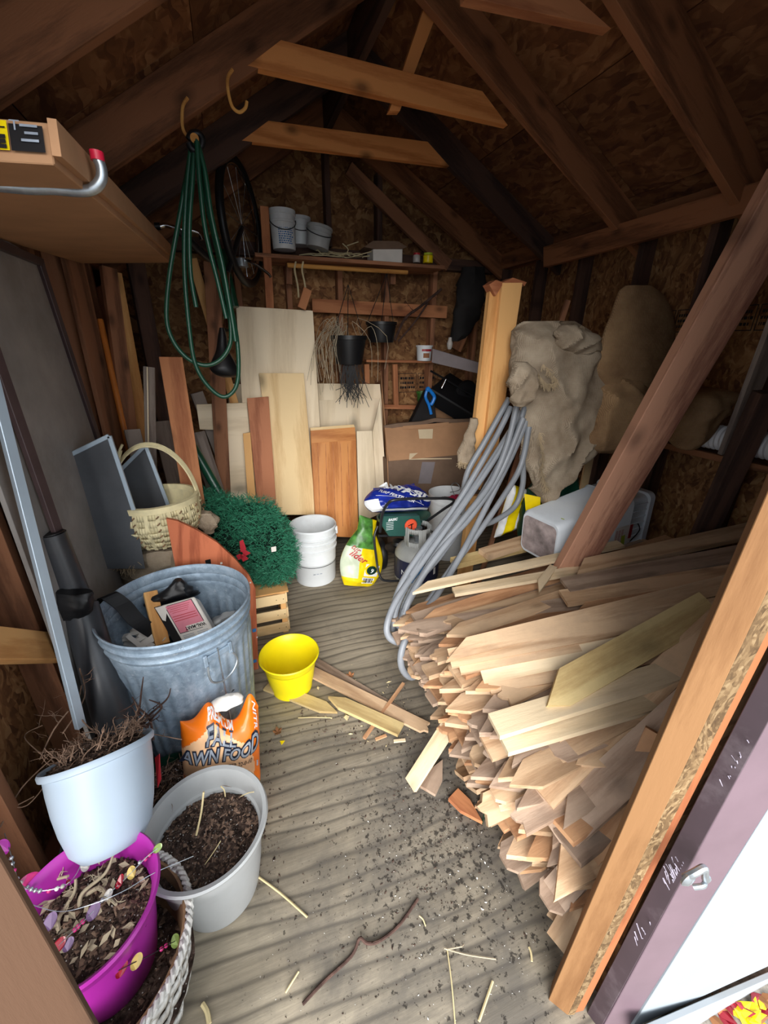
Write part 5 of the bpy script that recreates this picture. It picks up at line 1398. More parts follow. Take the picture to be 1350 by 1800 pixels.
# yellow and white sack behind the conduit
e, fr = bag('yellow_sack', 'yellow and white plastic sack wedged behind the grey conduit', at_y(868,945,1.95), at_y(915,925,1.93), at_y(898,850,1.95), at_y(930,862,1.93), .06, ['bagyellow','whiteink'], seed=12, wr=.012, taper=.2, mfun=lambda u, v: 1 if abs(u-.75) < .12 or u < .2 else 0)
slab('yellow_flap', [at_y(922,868,1.70), at_y(950,874,1.70), at_y(950,905,1.69), at_y(925,908,1.69)], .002, M['bagyellow'], label='small bright yellow flap hanging below the grey burlap', cat='tag', back=V((0,1,0)))

# ------------------------------------------------------------------ foreground pots
def soil(parent, c, r, z, seed, n=900, hump=.012, per=120, TM=None):
    mb = MB(); rs = random.Random(seed); R_ = 22; S_ = 48
    for i in range(R_+1):
        for j in range(S_):
            a = 2*PI*j/S_; rr = r*i/R_; x, y = c[0]+rr*math.cos(a), c[1]+rr*math.sin(a)
            h = hump*(1-(i/R_)**2)+.012*noise.noise(V((x*22,y*22,seed)))+.006*noise.noise(V((x*70,y*70,seed)))
            mb.v.append(V((x,y,z+h)))
    for i in range(R_):
        for j in range(S_):
            l = (j+1)%S_; mb.f.append([i*S_+j,i*S_+l,(i+1)*S_+l,(i+1)*S_+j]); mb.m.append(0)
    def fleck(s0, s1, mi, count):
        mb.mi = mi
        for _ in range(count):
            a = rs.uniform(0,2*PI); rr = r*math.sqrt(rs.random())*.96; x, y = c[0]+rr*math.cos(a), c[1]+rr*math.sin(a)
            zz = z+hump*(1-(rr/r)**2)+.004+.012*noise.noise(V((x*22,y*22,seed)))
            d = V((rs.gauss(0,1),rs.gauss(0,1),rs.gauss(0,.35))).normalized(); s = rs.uniform(s0,s1); w_ = d.cross(V((0,0,1))).normalized()*s*rs.uniform(.2,.5); p = V((x,y,zz)); u_ = V((0,0,s*.3))
            mb.add([p-d*s-w_, p+d*s-w_, p+d*s+w_, p-d*s+w_, p+u_], [(0,1,4),(1,2,4),(2,3,4),(3,0,4)])
    fleck(.003,.011,0,n); fleck(.004,.012,2,n//3); fleck(.0012,.003,1,per)
    if TM: mb.v = [TM @ p for p in mb.v]
    return mb.build('soil', [M['soil'], M['perlite'], M['bark']], parent, kind='stuff')
# grey-white pot
gc = V((-.222,.842,0))
e = empty('flower_pot', gc, 'large grey-white plastic pot of dark soil in the foreground', 'flower pot')
pot([(0,.006),(.10,.006),(.108,0),(.114,.004),(.118,.02),(.134,.12),(.142,.20),(.146,.235),(.153,.240),(.156,.262),(.158,.285),(.168,.292),(.171,.300),(.167,.306),(.156,.303),(.150,.285),(.145,.235),(.138,.232),(.136,.2),(.12,.05),(0,.05)], gc, 'potgrey', 'body', e, 72)
soil(e, gc, .139, .215, 4, 1500, per=300)
for (a, b, r_) in (((345,1468,.26),(358,1392,.37),.0028),((423,1400,.25),(446,1392,.29),.0014),((396,1400,.25),(388,1382,.29),.002),((360,1520,.24),(388,1478,.27),.0012)):
    MB().tube(smoothpath([at_z(*a), (at_z(*a)+at_z(*b))/2+V((.004,0,.004)), at_z(*b)],4), [r_]*9, 7).build('dry_stalk', M['straw'], e)
# white oval hanging planter with roots, set on dark pots
dc_ = V((-.50,1.0,0))
e = empty('nursery_pot', dc_, 'dark grey nursery pot under the pale blue planter', 'flower pot')
pot([(0,.005),(.11,.005),(.115,0),(.125,.08),(.135,.15),(.143,.152),(.143,.17),(.136,.172),(.13,.15),(.12,.05),(0,.04)], dc_, 'darkpot', 'body', e)
PT = Matrix.Rotation(math.radians(-36), 3, 'X') @ Matrix.Rotation(math.radians(-6), 3, 'Y')
PS = .84; rim_c = O3+ray(174,1325)*1.075; wc_ = rim_c-PT @ V((0,0,.275*PS))
e = empty('hanging_planter', wc_, 'pale blue-white rounded planter tipped back and crowded with dry roots', 'flower pot')
MB().lathe([(0,0),(.05,0),(.085,.008),(.108,.04),(.124,.10),(.134,.16),(.140,.22),(.142,.262),(.152,.266),(.154,.278),(.150,.285),(.143,.283),(.137,.262),(.13,.2),(0,.18)], wc_, 72, axis=PT*PS).build('body', M['potwhite'], e, smooth=True)
TM = Matrix.Translation(wc_) @ (PT*PS).to_4x4()
soil(e, (0,0), .136, .262, 9, 1500, hump=.05, per=20, TM=TM)
def twig(mb, p, d, L, r, rs, depth=0, curl=.5, br=3, up=.0):
    n = 5; pts = [V(p)]; d = V(d).normalized()
    for i in range(n):
        d = (d+V((rs.gauss(0,curl),rs.gauss(0,curl),rs.gauss(0,curl)+up))*.45).normalized(); pts.append(pts[-1]+d*L/n)
    mb.tube(pts, [r*(1-.6*i/n) for i in range(n+1)], 5 if r > .0015 else 4)
    if depth > 0:
        for _ in range(br):
            k = rs.randrange(1, n+1)
            twig(mb, pts[k], d+V((rs.gauss(0,.9),rs.gauss(0,.9),rs.gauss(0,.6))), L*rs.uniform(.4,.7), r*.55, rs, depth-1, curl, br, up)
rs = random.Random(31)
k = MB()
for i in range(90):
    a = rs.uniform(0,2*PI); rr = .12*math.sqrt(rs.random()); p = TM @ V((rr*math.cos(a), rr*math.sin(a), .28+rs.uniform(0,.03)))
    if p.z > rim_c.z-.03: twig(k, p, (math.cos(a)*.5, .4, rs.uniform(.2,1)), rs.uniform(.025,.055), rs.uniform(.0012,.0026), rs, 1, .6, 3)
k.build('dry_roots', M['bark'], e, kind='stuff')
k = MB()
for (px, py, z) in ((232,1225,.60),(252,1190,.63),(262,1230,.60),(300,1210,.56),(240,1260,.55),(270,1255,.55)):
    a = at_z(245+rs.uniform(-25,25), 1300, .43); b = at_z(px, py, z)
    k.tube(smoothpath([a, a.lerp(b,.4)+V((rs.gauss(0,.012),0,.01)), a.lerp(b,.75)+V((rs.gauss(0,.014),0,0)), b],5), [.0045-.0002*i for i in range(16)], 6)
    twig(k, a.lerp(b,.6), (rs.gauss(0,1),-.3,.4), .06, .0022, rs, 2, .6, 2)
k.build('dark_roots', M['barkdark'], e, kind='stuff')
k = MB()
for (a, m_, b, r_) in (((95,1330,.46),(40,1390,.44),(0,1455,.42),.002),((100,1350,.45),(50,1420,.42),(0,1410,.42),.0016),((70,1335,.46),(95,1290,.52),(120,1250,.56),.002),((60,1400,.42),(20,1425,.42),(-5,1420,.42),.0016),
                       ((110,1290,.48),(150,1230,.55),(140,1175,.60),.002),((85,1335,.46),(45,1300,.5),(75,1275,.52),.0015),((170,1290,.48),(140,1260,.52),(143,1205,.58),.002),((105,1340,.46),(200,1290,.50),(320,1300,.46),.0014)):
    P = [at_z(*a), at_z(*m_)+V((0,0,.01)), at_z(*b)]; k.tube(smoothpath(P,6), [r_]*13, 5)
    for t in (.4,.7): twig(k, P[1].lerp(P[2], t), (rs.gauss(0,1),rs.gauss(0,.4),.5), .05, r_*.6, rs, 1, .4, 3)
k.build('pale_twigs', M['straw'] if False else M['bark'], e, kind='stuff')
# pots and dead plant behind the lawn food bag
e = empty('nursery_pot', (-.36,1.09,0), 'dark green nursery pot with dead plant between planter and lawn food bag', 'flower pot')
pot([(0,.005),(.07,.005),(.075,0),(.095,.18),(.102,.182),(.102,.20),(.096,.202),(.09,.17),(0,.15)], (-.36,1.09,.0), 'tarp', 'body', e)
soil(e, (-.36,1.09), .088, .175, 12, 200)
k = MB()
for i in range(16): twig(k, V((-.35+rs.gauss(0,.03),1.06+rs.gauss(0,.02),.19)), (rs.gauss(.1,.5),-.3,1), rs.uniform(.08,.16), .002, rs, 2, .5, 2)
k.build('dead_stems', M['bark'], e, kind='stuff')
k = MB(); q_ = [at_z(272,1332,.40), at_z(280,1325,.42), at_z(283,1370,.36), at_z(277,1385,.34)]; k.prism(q_, V((.001,.001,0))); k.build('plant_label', M['redink'], e)
# magenta pot inside the white-washed basket
wk = V((-.452,.655,0))
e = empty('wicker_planter', wk, 'white-washed wicker basket around the magenta pot', 'basket')
for row in range(9):
    k = MB(); z0 = .01+.029*row; n = 84
    for j in range(n):
        a0, a1 = 2*PI*j/n, 2*PI*(j+1)/n
        def pt(a, z): 
            r = .155+.042*(z/.27)+.0055*math.cos(a*14+PI*(row%2)); return wk+V((r*math.cos(a), r*math.sin(a), z))
        k.add([pt(a0,z0),pt(a1,z0),pt(a1,z0+.03),pt(a0,z0+.03)],[(0,1,2,3)])
    o = k.build('woven_band', M['wickerw'], e, smooth=True); so = o.modifiers.new('t','SOLIDIFY'); so.thickness = .005
for tw in range(2):
    k = MB(); k.tube([wk+V(((.199+.005*math.cos(a*40+tw*PI))*math.cos(a), (.199+.005*math.cos(a*40+tw*PI))*math.sin(a), .272+.005*math.sin(a*40+tw*PI))) for a in [2*PI*i/180 for i in range(180)]], .0052, 7, closed=True)
    k.build('twisted_rim', M['wickerw'], e, smooth=True)
MB().lathe([(.15,.02),(.18,.2),(.190,.268),(.184,.268),(.172,.2),(.14,.02)], wk, 56).build('brown_liner', M['wickerb'], e, smooth=True)
soil(e, wk, .185, .11, 15, 700)
mg = V((-.452,.688,.125))
e = empty('flower_pot', mg, 'bright magenta plastic pot of soil with withered plant', 'flower pot')
pot([(0,0),(.095,0),(.10,.01),(.118,.12),(.128,.20),(.132,.235),(.142,.238),(.150,.262),(.154,.272),(.150,.278),(.143,.274),(.136,.255),(.128,.235),(.124,.2),(.1,.02),(0,.02)], mg, 'magenta', 'body', e, 72)
soil(e, mg, .124, mg.z+.195, 21, 1300, per=170)
k = MB(); rs = random.Random(44)
for pts in ([(137,1510),(128,1490),(126,1462),(136,1448)],[(137,1512),(155,1490),(163,1460),(160,1430)],[(105,1640),(103,1615),(130,1570),(133,1545)],[(140,1600),(145,1570),(185,1535),(200,1500)],[(148,1575),(175,1560),(190,1575),(204,1590)],[(60,1560),(90,1548),(120,1540)],[(165,1500),(175,1475),(182,1455)]):
    P = smoothpath([at_z(x, y, .33+.022*i) for i, (x, y) in enumerate(pts)], 6); k.tube(P, [.0052-.0026*i/len(P) for i in range(len(P))], 7)
    for t in range(3): twig(k, P[rs.randrange(len(P)//2,len(P))], (rs.gauss(0,1),rs.gauss(0,1),.5), .025, .0014, rs, 1, .5, 2)
k.build('withered_stems', M['dryplant'], e, kind='stuff')
k = MB()
for i in range(90):
    c = at_z(rs.uniform(60,275), rs.uniform(1475,1690), .345+rs.uniform(0,.02))
    if (c-mg).xy.length > .118: continue
    d = V((rs.gauss(0,1),rs.gauss(0,1),rs.gauss(0,.4))).normalized()*rs.uniform(.006,.016); w_ = d.cross(V((0,0,1))).normalized()*.006
    k.add([c-d, c+w_+V((0,0,.003)), c+d, c-w_], [(0,1,2,3)])
k.build('dead_leaves', M['dryplant'], e, kind='stuff')
MB().tube(smoothpath([at_z(165,1456,.40)+V((0,.0,.004)), at_z(170,1462,.405), at_z(173,1476,.40), at_z(168,1478,.37)],4), .005, 8).build('rim_clip', M['black'], e, smooth=True)
# bead garland
gd = empty('bead_garland', mg+V((0,0,.28)), 'string of coloured petals and beads draped over magenta pot', 'garland')
def petal(px, py, z, s, mat, rot=0, k2=.72):
    c = at_z(px, py, z); vw = (O3-c).normalized(); x = vw.cross(V((0,0,1))).normalized(); y = x.cross(vw)*-1
    X = x*math.cos(rot)+y*math.sin(rot); Y = -x*math.sin(rot)+y*math.cos(rot); s_ = s*.0001
    P = [c+X*(s*math.cos(t))+Y*(s*k2*math.sin(t))+vw*(.002*math.cos(2*t)) for t in [2*PI*i/18 for i in range(18)]]
    k = MB(); k.prism(P, -vw*.0012); k.build('petal', M[mat], gd)
def bead(px, py, z, r, mat): MB().lathe([(r*math.sin(PI*i/6), -r*math.cos(PI*i/6)) for i in range(7)], at_z(px,py,z), 12).build('bead', M[mat], gd, smooth=True)
for a in ((149,1494,.39,.010,'leafgreen'),(277,1491,.41,.011,'leafgreen',.3),(231,1534,.40,.013,'leafyel',1.2),(164,1602,.39,.016,'petviolet',.6),(190,1573,.39,.011,'petclear',.6),(113,1512,.38,.014,'petclear'),(88,1620,.38,.016,'petviolet',.7),(52,1548,.40,.02,'pearl',-.4),
          (5,1490,.44,.018,'magenta',1.4),(120,1660,.37,.012,'petviolet',.5),(150,1520,.37,.014,'petclear',1.2),(240,1690,.31,.014,'leafyel',.5),(190,1713,.31,.014,'petclear',.3),(160,1716,.31,.012,'petviolet',.3),(308,1654,.24,.013,'leafgreen',1.2)): petal(*a)
for a in ((210,1552,.395,.011,'petred',.6,.6),(212,1546,.40,.010,'petred',.9,.6),(103,1662,.38,.014,'petred',.3,.7),(214,1704,.31,.014,'petred',.4,.6)): petal(*a)
for (x, y, z, m_) in ((146,1620,.38,'pearl'),(138,1628,.38,'pearl'),(132,1634,.38,'pearl'),(256,1510,.40,'pearl'),(263,1503,.40,'pearl'),(284,1668,.25,'pearl'),(292,1662,.25,'pearl'),(25,1530,.42,'pearl'),(22,1518,.42,'silverbead'),(20,1508,.43,'silverbead'),(30,1545,.42,'silverbead'),
                      (36,1552,.41,'petclear'),(48,1560,.40,'silverbead'),(55,1563,.40,'silverbead'),(62,1565,.40,'silverbead'),(70,1566,.40,'silverbead'),(86,1566,.39,'pearl'),(100,1562,.39,'perlite'),(110,1558,.39,'petclear'),(120,1550,.38,'petred'),(246,1516,.40,'silverbead'),(180,1582,.39,'silverbead'),(130,1722,.31,'pearl'),(140,1724,.31,'pearl')):
    bead(x, y, z, .0048, m_)
MB().tube(smoothpath([at_z(*p) for p in ((8,1465,.44),(20,1505,.43),(34,1550,.41),(62,1566,.40),(110,1558,.39),(135,1535,.385),(150,1494,.39))],5), .0009, 5).build('wire', M['metal'], gd)
MB().tube(smoothpath([at_z(*p) for p in ((30,1580,.40),(100,1602,.39),(160,1590,.40),(220,1565,.40),(270,1535,.40),(340,1505,.36))],5), .0008, 5).build('wire', M['metal'], gd)
MB().tube(smoothpath([at_z(*p) for p in ((103,1662,.38),(138,1628,.385),(164,1602,.39),(190,1573,.39),(231,1534,.40),(256,1508,.41),(277,1491,.41))],5), .0009, 5).build('wire', M['metal'], gd)
MB().tube(smoothpath([at_z(*p) for p in ((130,1722,.31),(190,1713,.315),(240,1690,.31),(270,1676,.29),(292,1662,.26),(308,1654,.24),(325,1640,.22)) ],5), .0009, 5).build('wire', M['dark_metal'], gd)

# ------------------------------------------------------------------ back shelf and what is on it
ysh = 3.02
A, B_ = at_y(448,447,ysh), at_y(782,470,ysh)
sh = empty('shelf', (A.x,3.2,A.z-.03), 'rough board shelf across the back wall with a rod under it', 'shelf')
board('shelf_board', V((A.x,3.17,A.z)), V((B_.x,3.17,B_.z)), .30, .022, (0,0,1), M['stud'], sh)
MB().tube([at_y(505,466,3.08), at_y(716,479,3.08)], .014, 10).build('rod', M['knobwood'], sh, smooth=True)
for px in (508, 690): board('bracket', at_y(px,462,3.2)+V((0,.0,-.01)), at_y(px,500,3.2), .04, .03, (0,-1,0), M['stud'], sh)
board('front_upright', at_y(464,362,2.98), at_y(484,700,3.26), .05, .03, (0,-1,0), M['lumber_o'], label='reddish upright stud standing in front of the shelf left end', cat='board', group=LB)
def px_bucket(px, pyt, pyb, hw, y, mat, label, lidr=True, tilt=0, name='bucket'):
    b = at_y(px, pyb, y); t = at_y(px, pyt, y); R_ = abs((at_y(px+hw,pyt,y)-at_y(px-hw,pyt,y)).x)/2; h = (t-b).length
    e = empty(name, b, label, 'bucket')
    Rm = Matrix.Rotation(tilt, 3, 'Y')
    MB().lathe([(0,.0),(R_*.86,0),(R_*.88,h*.03),(R_*.95,h*.66),(R_*1.0,h*.67),(R_*1.0,h*.72),(R_*.96,h*.73),(R_*.98,h*.86),(R_*1.03,h*.87),(R_*1.03,h),(R_*.97,h),(R_*.8,h*.1),(0,h*.1)], b, 40, axis=Rm).build('body', M[mat], e, smooth=True)
    hp = [b+Rm @ V((R_*1.02*math.cos(t_), -R_*1.02*abs(math.sin(t_))*.95-.01*0, h*.78-h*.32*abs(math.sin(t_)))) for t_ in [PI*i/16 for i in range(17)]]
    MB().tube(hp, .003, 6).build('handle', M['dark_metal'], e, smooth=True)
    return e, b, R_, h, Rm
e, b, R_, h, Rm = px_bucket(500,371,440,23,3.1,'bucketw','tall stacked white bucket with printed label on the shelf')
k = MB(); r_ = random.Random(6)
for row in range(9):
    t = -2.1
    while t < -.95:
        l = r_.uniform(.05,.2); z = h*.12+row*h*.055; rr = R_*(.885+.0035*row)+.001+R_*.012
        k.add([b+V((rr*math.cos(x), rr*math.sin(x), zz)) for x, zz in ((t,z),(t+l,z),(t+l,z+.007),(t,z+.007))], [(0,1,2,3)]); t += l+.05
k.build('printed_text', M['labelblue'], e, kind='stuff')
px_bucket(528,383,432,20,3.26,'bucketw','smaller white bucket half hidden between the two shelf buckets')
px_bucket(558,398,437,22,3.08,'potgrey','translucent grey bucket tilted on the shelf',tilt=.18)
k = MB(); rs = random.Random(17)
for i in range(7):
    x0 = rs.uniform(525,580); pts = [at_y(x0+j*rs.uniform(12,20), 446+(x0+j*15-525)*.055+rs.gauss(-3,3.5), 3.06+rs.uniform(0,.1)) for j in range(6)]
    k.tube(smoothpath(pts,5), .0035, 6)
k.tube(smoothpath([at_y(608,447,3.1), at_y(612,438,3.1), at_y(602,428,3.1)],5), .0035, 6); k.tube([at_y(610,432,3.15), at_y(630,425,3.15)], .0035, 6)
k.build('cream_cord', M['cordw'], smooth=True, label='tangled cream cord lying along the shelf middle', cat='cord', kind='stuff')
a, b = at_y(656,459,3.06), at_y(708,436,3.06)
wb_ = empty('white_box', ((a.x+b.x)/2, 3.12, a.z), 'low white cardboard box on the shelf under a dark board', 'box')
MB().box((a.x,3.06,a.z),(b.x,3.2,b.z)).build('carton', M['paper'], wb_, bevel=.004)
k = MB(); k.prism([at_y(640,434,3.04), at_y(656,423,3.04), at_y(700,424,3.04), at_y(716,434,3.04), at_y(708,437,3.04), at_y(655,437,3.04)], V((0,.14,0))); k.build('dusty_wrap', M['card_d'], label='crumpled grey-brown paper lying over the white shelf box', cat='paper')
def jar(px, pyt, pyb, hw, y, body, lid, label, name='jar'):
    b = at_y(px,pyb,y); t = at_y(px,pyt,y); R_ = abs((at_y(px+hw,pyt,y)-at_y(px-hw,pyt,y)).x)/2; h = t.z-b.z
    e = empty(name, b, label, 'jar'); MB().lathe([(0,0),(R_*.9,0),(R_,h*.05),(R_,h*.72),(R_*.85,h*.8),(0,h*.8)], b, 24).build('body', M[body], e, smooth=True)
    MB().lathe([(R_*.9,h*.8),(R_*.92,h*.8),(R_*.92,h),(0,h)], b, 24).build('lid', M[lid], e, smooth=True)
jar(732,445,462,6,3.08,'petclear','redink','small clear jar with red lid on the shelf')
jar(752,445,463,8,3.08,'bagyellow','lime','small yellow can at the right shelf end','can')
for px, l in ((520,60),(533,55)):
    k = MB(); P = smoothpath([at_y(px,460,3.07), at_y(px-2,475,3.06), at_y(px+3,500,3.06), at_y(px+5,505+l*.3,3.06)],5); k.tube(P, .006, 6); k.build('strap', M['cordw'], label='%s cream strap hanging from the shelf rod' % ('left' if px == 520 else 'right'), cat='strap')
board('wooden_block', at_y(530,542,3.0), at_y(541,508,3.0), .055, .02, (0,-1,0), M['lumber_o'], label='small red-brown block resting on the tallest plywood top', cat='block')
# hanging planters
def hanging(px, pyt, pyb, hwt, hwb, y, label, hook):
    t = at_y(px,pyt,y); b = at_y(px,pyb,y); Rt = abs((at_y(px+hwt,pyt,y)-at_y(px-hwt,pyt,y)).x)/2; Rb = Rt*hwb/hwt; h = t.z-b.z
    e = empty('hanging_basket', b, label, 'planter')
    MB().lathe([(0,0),(Rb,0),(Rb*1.06,h*.1),(Rt*.97,h*.85),(Rt*1.04,h*.86),(Rt*1.04,h),(Rt*.95,h),(Rt*.9,h*.8),(0,h*.75)], b, 32).build('body', M['black'], e, smooth=True)
    hk = at_y(hook[0],hook[1],y+.05)
    for a in (.3,2.4,4.4): MB().tube([b+V((Rt*math.cos(a),Rt*math.sin(a),h)), hk], .0025, 5).build('hanger_wire', M['dark_metal'], e)
    return e, b, Rt, h
hanging(670,566,602,25,20,3.05,'small black hanging planter below the nailer board',(680,480))
e, b, Rt, h = hanging(614,590,640,30,22,3.0,'dark hanging planter with long dried stalks',(612,500))
k = MB(); rs = random.Random(5)
for i in range(34):
    a = rs.uniform(PI*.7,PI*1.3) if i < 26 else rs.uniform(0,2*PI); p = b+V((Rt*.7*math.cos(a), Rt*.7*math.sin(a), h))
    top = p+V((rs.gauss(0,.03)+.03*math.cos(a), -.02, rs.uniform(.03,.12))); out = p+V((.12*math.cos(a)+rs.gauss(0,.03), -.05+rs.gauss(0,.02), rs.uniform(-.08,.0)))
    low = out+V((rs.gauss(0,.03),0,-rs.uniform(.1,.34))); k.tube(smoothpath([p,top,out,low],3), .0016, 4)
k.build('dried_stalks', M['dryplant'], e, kind='stuff')
k = MB()
for i in range(60):
    p = b+V((rs.gauss(0,.04),-.03,rs.uniform(-.02,.02))); k.tube(smoothpath([p, p+V((rs.gauss(0,.04),0,-.12)), p+V((rs.gauss(0,.05),0,-rs.uniform(.15,.3)))],3), .0022, 4)
k.build('dark_foliage', M['black'], e, kind='stuff')
k = MB()
k.tube(smoothpath([at_y(694,598,3.1), at_y(712,560,3.1), at_y(740,538,3.1), at_y(776,508,3.1)],5), .010, 7); k.tube(smoothpath([at_y(700,600,3.12), at_y(730,565,3.1), at_y(752,532,3.1)],5), .007, 7)
for t in range(5): twig(k, at_y(700+t*14, 575-t*12, 3.1), (rs.gauss(0,1),-.1,1), .08, .003, rs, 1)
k.build('dry_branch', M['barkdark'], smooth=True, label='dark dry branch propped against the back wall nailer', cat='branch')
# printed tub on the ledge, grey plank, bulb
b = at_y(745,634,3.24); R_ = abs((at_y(758,607,3.24)-at_y(732,607,3.24)).x)/2; h = at_y(745,607,3.24).z-b.z
e = empty('paint_tub', b, 'small white tub with red and gold print on the ledge', 'tub')
MB().lathe([(0,0),(R_*.85,0),(R_*.97,h*.9),(R_*1.05,h*.9),(R_*1.05,h),(R_*.9,h),(R_*.8,h*.1),(0,h*.1)], b, 32).build('body', M['bucketw'], e, smooth=True)
k = MB()
for i in range(10):
    a0 = -2.3+i*.14; rr = R_*.935+.002; k.add([b+V((rr*math.cos(x), rr*math.sin(x), z)) for x, z in ((a0,h*.62),(a0+.14,h*.62),(a0+.14,h*.76),(a0,h*.76))], [(0,1,2,3)])
k.build('red_print', M['redink'], e)
k = MB()
for i in range(6):
    a0 = -2.1+i*.14; rr = R_*.91+.003; k.add([b+V((rr*math.cos(x), rr*math.sin(x), z)) for x, z in ((a0,h*.2),(a0+.14,h*.2),(a0+.14,h*.5),(a0,h*.5))], [(0,1,2,3)])
k.build('brown_print', M['stud'], e)
slab('grey_plank', [at_y(759,637,2.9), at_y(846,658,2.55), at_y(850,640,2.55), at_y(760,613,2.9)], .03, M['greybeam'], label='grey painted plank running level from ledge to timber post', cat='board', grain=(1,0,0))
MB().lathe([(0,0),(.012,.0),(.02,.02),(.022,.04),(.014,.06),(.012,.08),(0,.08)], at_y(790,614,2.85), 16).build('glass_bulb', M['petclear'], smooth=True, label='small clear glass bulb standing on the grey plank', cat='bulb')
board('slanted_timber', at_y(800,615,3.0), at_y(835,530,3.0), .09, .04, (0,-1,0), M['rafter'], label='brown timber slanting up behind the grey plank', cat='board')
cloth('dark_coat', px_rows([(470,812,850,3.0,.04),(500,806,850,3.0,.06),(540,800,845,3.0,.07),(580,796,830,3.0,.05),(600,792,808,3.0,.03)], .05), M['blackfab'], fold=.02, fs=7, seed=30, seg=30, label='black cloth hanging in the back right corner', cat='cloth')
# black tool bag with blue strap, on the cardboard box
tb = empty('tool_bag', at_y(770,730,3.0), 'black fabric tool bag with chrome handle behind the box', 'bag')
slab('bag_side', [at_y(722,745,2.98), at_y(768,745,2.96), at_y(763,690,3.0), at_y(752,682,3.02)], .10, M['blackfab'], tb, grain=(1,0,0), bevel=.008)
slab('bag_top', [at_y(757,682,3.0), at_y(838,735,2.9), at_y(850,690,3.1), at_y(790,655,3.2)], .14, M['black'], tb, grain=(1,0,0), bevel=.01)
MB().tube([at_y(757,652,3.05), at_y(785,668,3.05), at_y(838,700,3.0)], .008, 8).build('handle_bar', M['black'], tb, smooth=True)
MB().tube([at_y(776,683,2.98), at_y(784,667,2.98)], .011, 10).build('chrome_latch', M['chrome'], tb, smooth=True)
MB().lathe([(.02,-.02),(.09,-.02),(.10,0),(.09,.02),(.02,.02)], at_y(820,690,3.05), 24, axis=Matrix.Rotation(PI/2,3,'X')).build('side_wheel', M['black'], tb, smooth=True)
bs_ = MB()
P = smoothpath([at_y(752,682,2.95), at_y(748,697,2.95), at_y(754,712,2.95), at_y(758,728,2.95)],5)
Q = smoothpath([at_y(752,682,2.95), at_y(763,696,2.95), at_y(761,706,2.95), at_y(757,712,2.95)],5)
bs_.tube(P, .012, 8).tube(Q, .014, 8); bs_.lathe([(.006,-.008),(.018,-.008),(.018,.008),(.006,.008)], at_y(752,684,2.945), 16, axis=Matrix.Rotation(PI/2,3,'X'))
bs_.build('blue_strap', M['blue'], smooth=True, label='bright blue strap clip hanging over the tool bag', cat='strap')
tag(pot([(0,0),(.03,0),(.04,.07),(.045,.07),(.045,.085),(.04,.085),(.03,.01),(0,.01)], at_y(740,706,3.3), 'baggreen', 'plastic_cup'), 'small green plastic cup on the low frame rail', 'cup')

# ------------------------------------------------------------------ bicycle hanging in the left corner
bi = empty('bicycle', at_y(400,520,2.75), 'dark bicycle hung up in the left corner behind hose', 'bicycle')
wc2 = at_y(425,395,2.95); ax_ = Matrix.Rotation(math.radians(68),3,'Z') @ Matrix.Rotation(PI/2,3,'X')
Rw = .30
def ringp(r, n=48, c=None, M3=None, sx=1): return [(c or wc2)+(M3 or ax_) @ V((r*math.cos(2*PI*i/n)*sx, r*math.sin(2*PI*i/n), 0)) for i in range(n)]
MB().tube(ringp(Rw), .022, 10, closed=True).build('tyre', M['black'], bi, smooth=True)
MB().tube(ringp(Rw-.025), .009, 8, closed=True).build('rim', M['chrome'], bi, smooth=True)
for i in range(12): MB().tube([wc2, ringp(Rw-.025)[i*4]], .0012, 4).build('spoke', M['metal'], bi)
hb_ = smoothpath([at_y(278,399,2.5), at_y(292,396,2.5), at_y(312,402,2.5), at_y(335,405,2.5), at_y(350,410,2.5), at_y(355,422,2.5)],6)
MB().tube(hb_, .011, 10).build('handlebar', M['chrome'], bi, smooth=True)
MB().tube([at_y(272,398,2.5), at_y(282,398,2.5)], .016, 10).build('grip', M['black'], bi, smooth=True)
MB().tube(smoothpath([at_y(312,402,2.5), at_y(350,440,2.6), at_y(395,480,2.75), at_y(400,540,2.6)],6), .018, 10).build('frame_tube', M['dark_metal'], bi, smooth=True)
MB().tube([at_y(400,480,2.7), at_y(425,400,2.95)], .014, 10).build('frame_tube', M['dark_metal'], bi, smooth=True)
MB().tube([at_y(398,580,2.45), at_y(400,480,2.7)], .013, 10).build('seat_post', M['chrome'], bi, smooth=True)
MB().tube(smoothpath([at_y(425,455,2.8), at_y(445,462,2.75), at_y(470,480,2.75), at_y(476,488,2.75)],5), .008, 8).build('brake_arm', M['chrome'], bi, smooth=True)
MB().lathe([(0,-.02),(.035,-.02),(.03,.02),(0,.03)], at_y(425,462,2.8), 14).build('hub', M['metal'], bi, smooth=True)
cloth('saddle', px_rows([(576,386,394,2.38,.02),(592,383,399,2.38,.03),(615,380,402,2.37,.035),(635,372,412,2.36,.05),(648,369,419,2.36,.06),(658,378,420,2.36,.05),(663,392,414,2.36,.02)], .05), M['black'], bi, fold=.003, fs=6, seed=2, fine=.0)
# coffee tin on left shelf area / dark clutter kept to what can be told apart

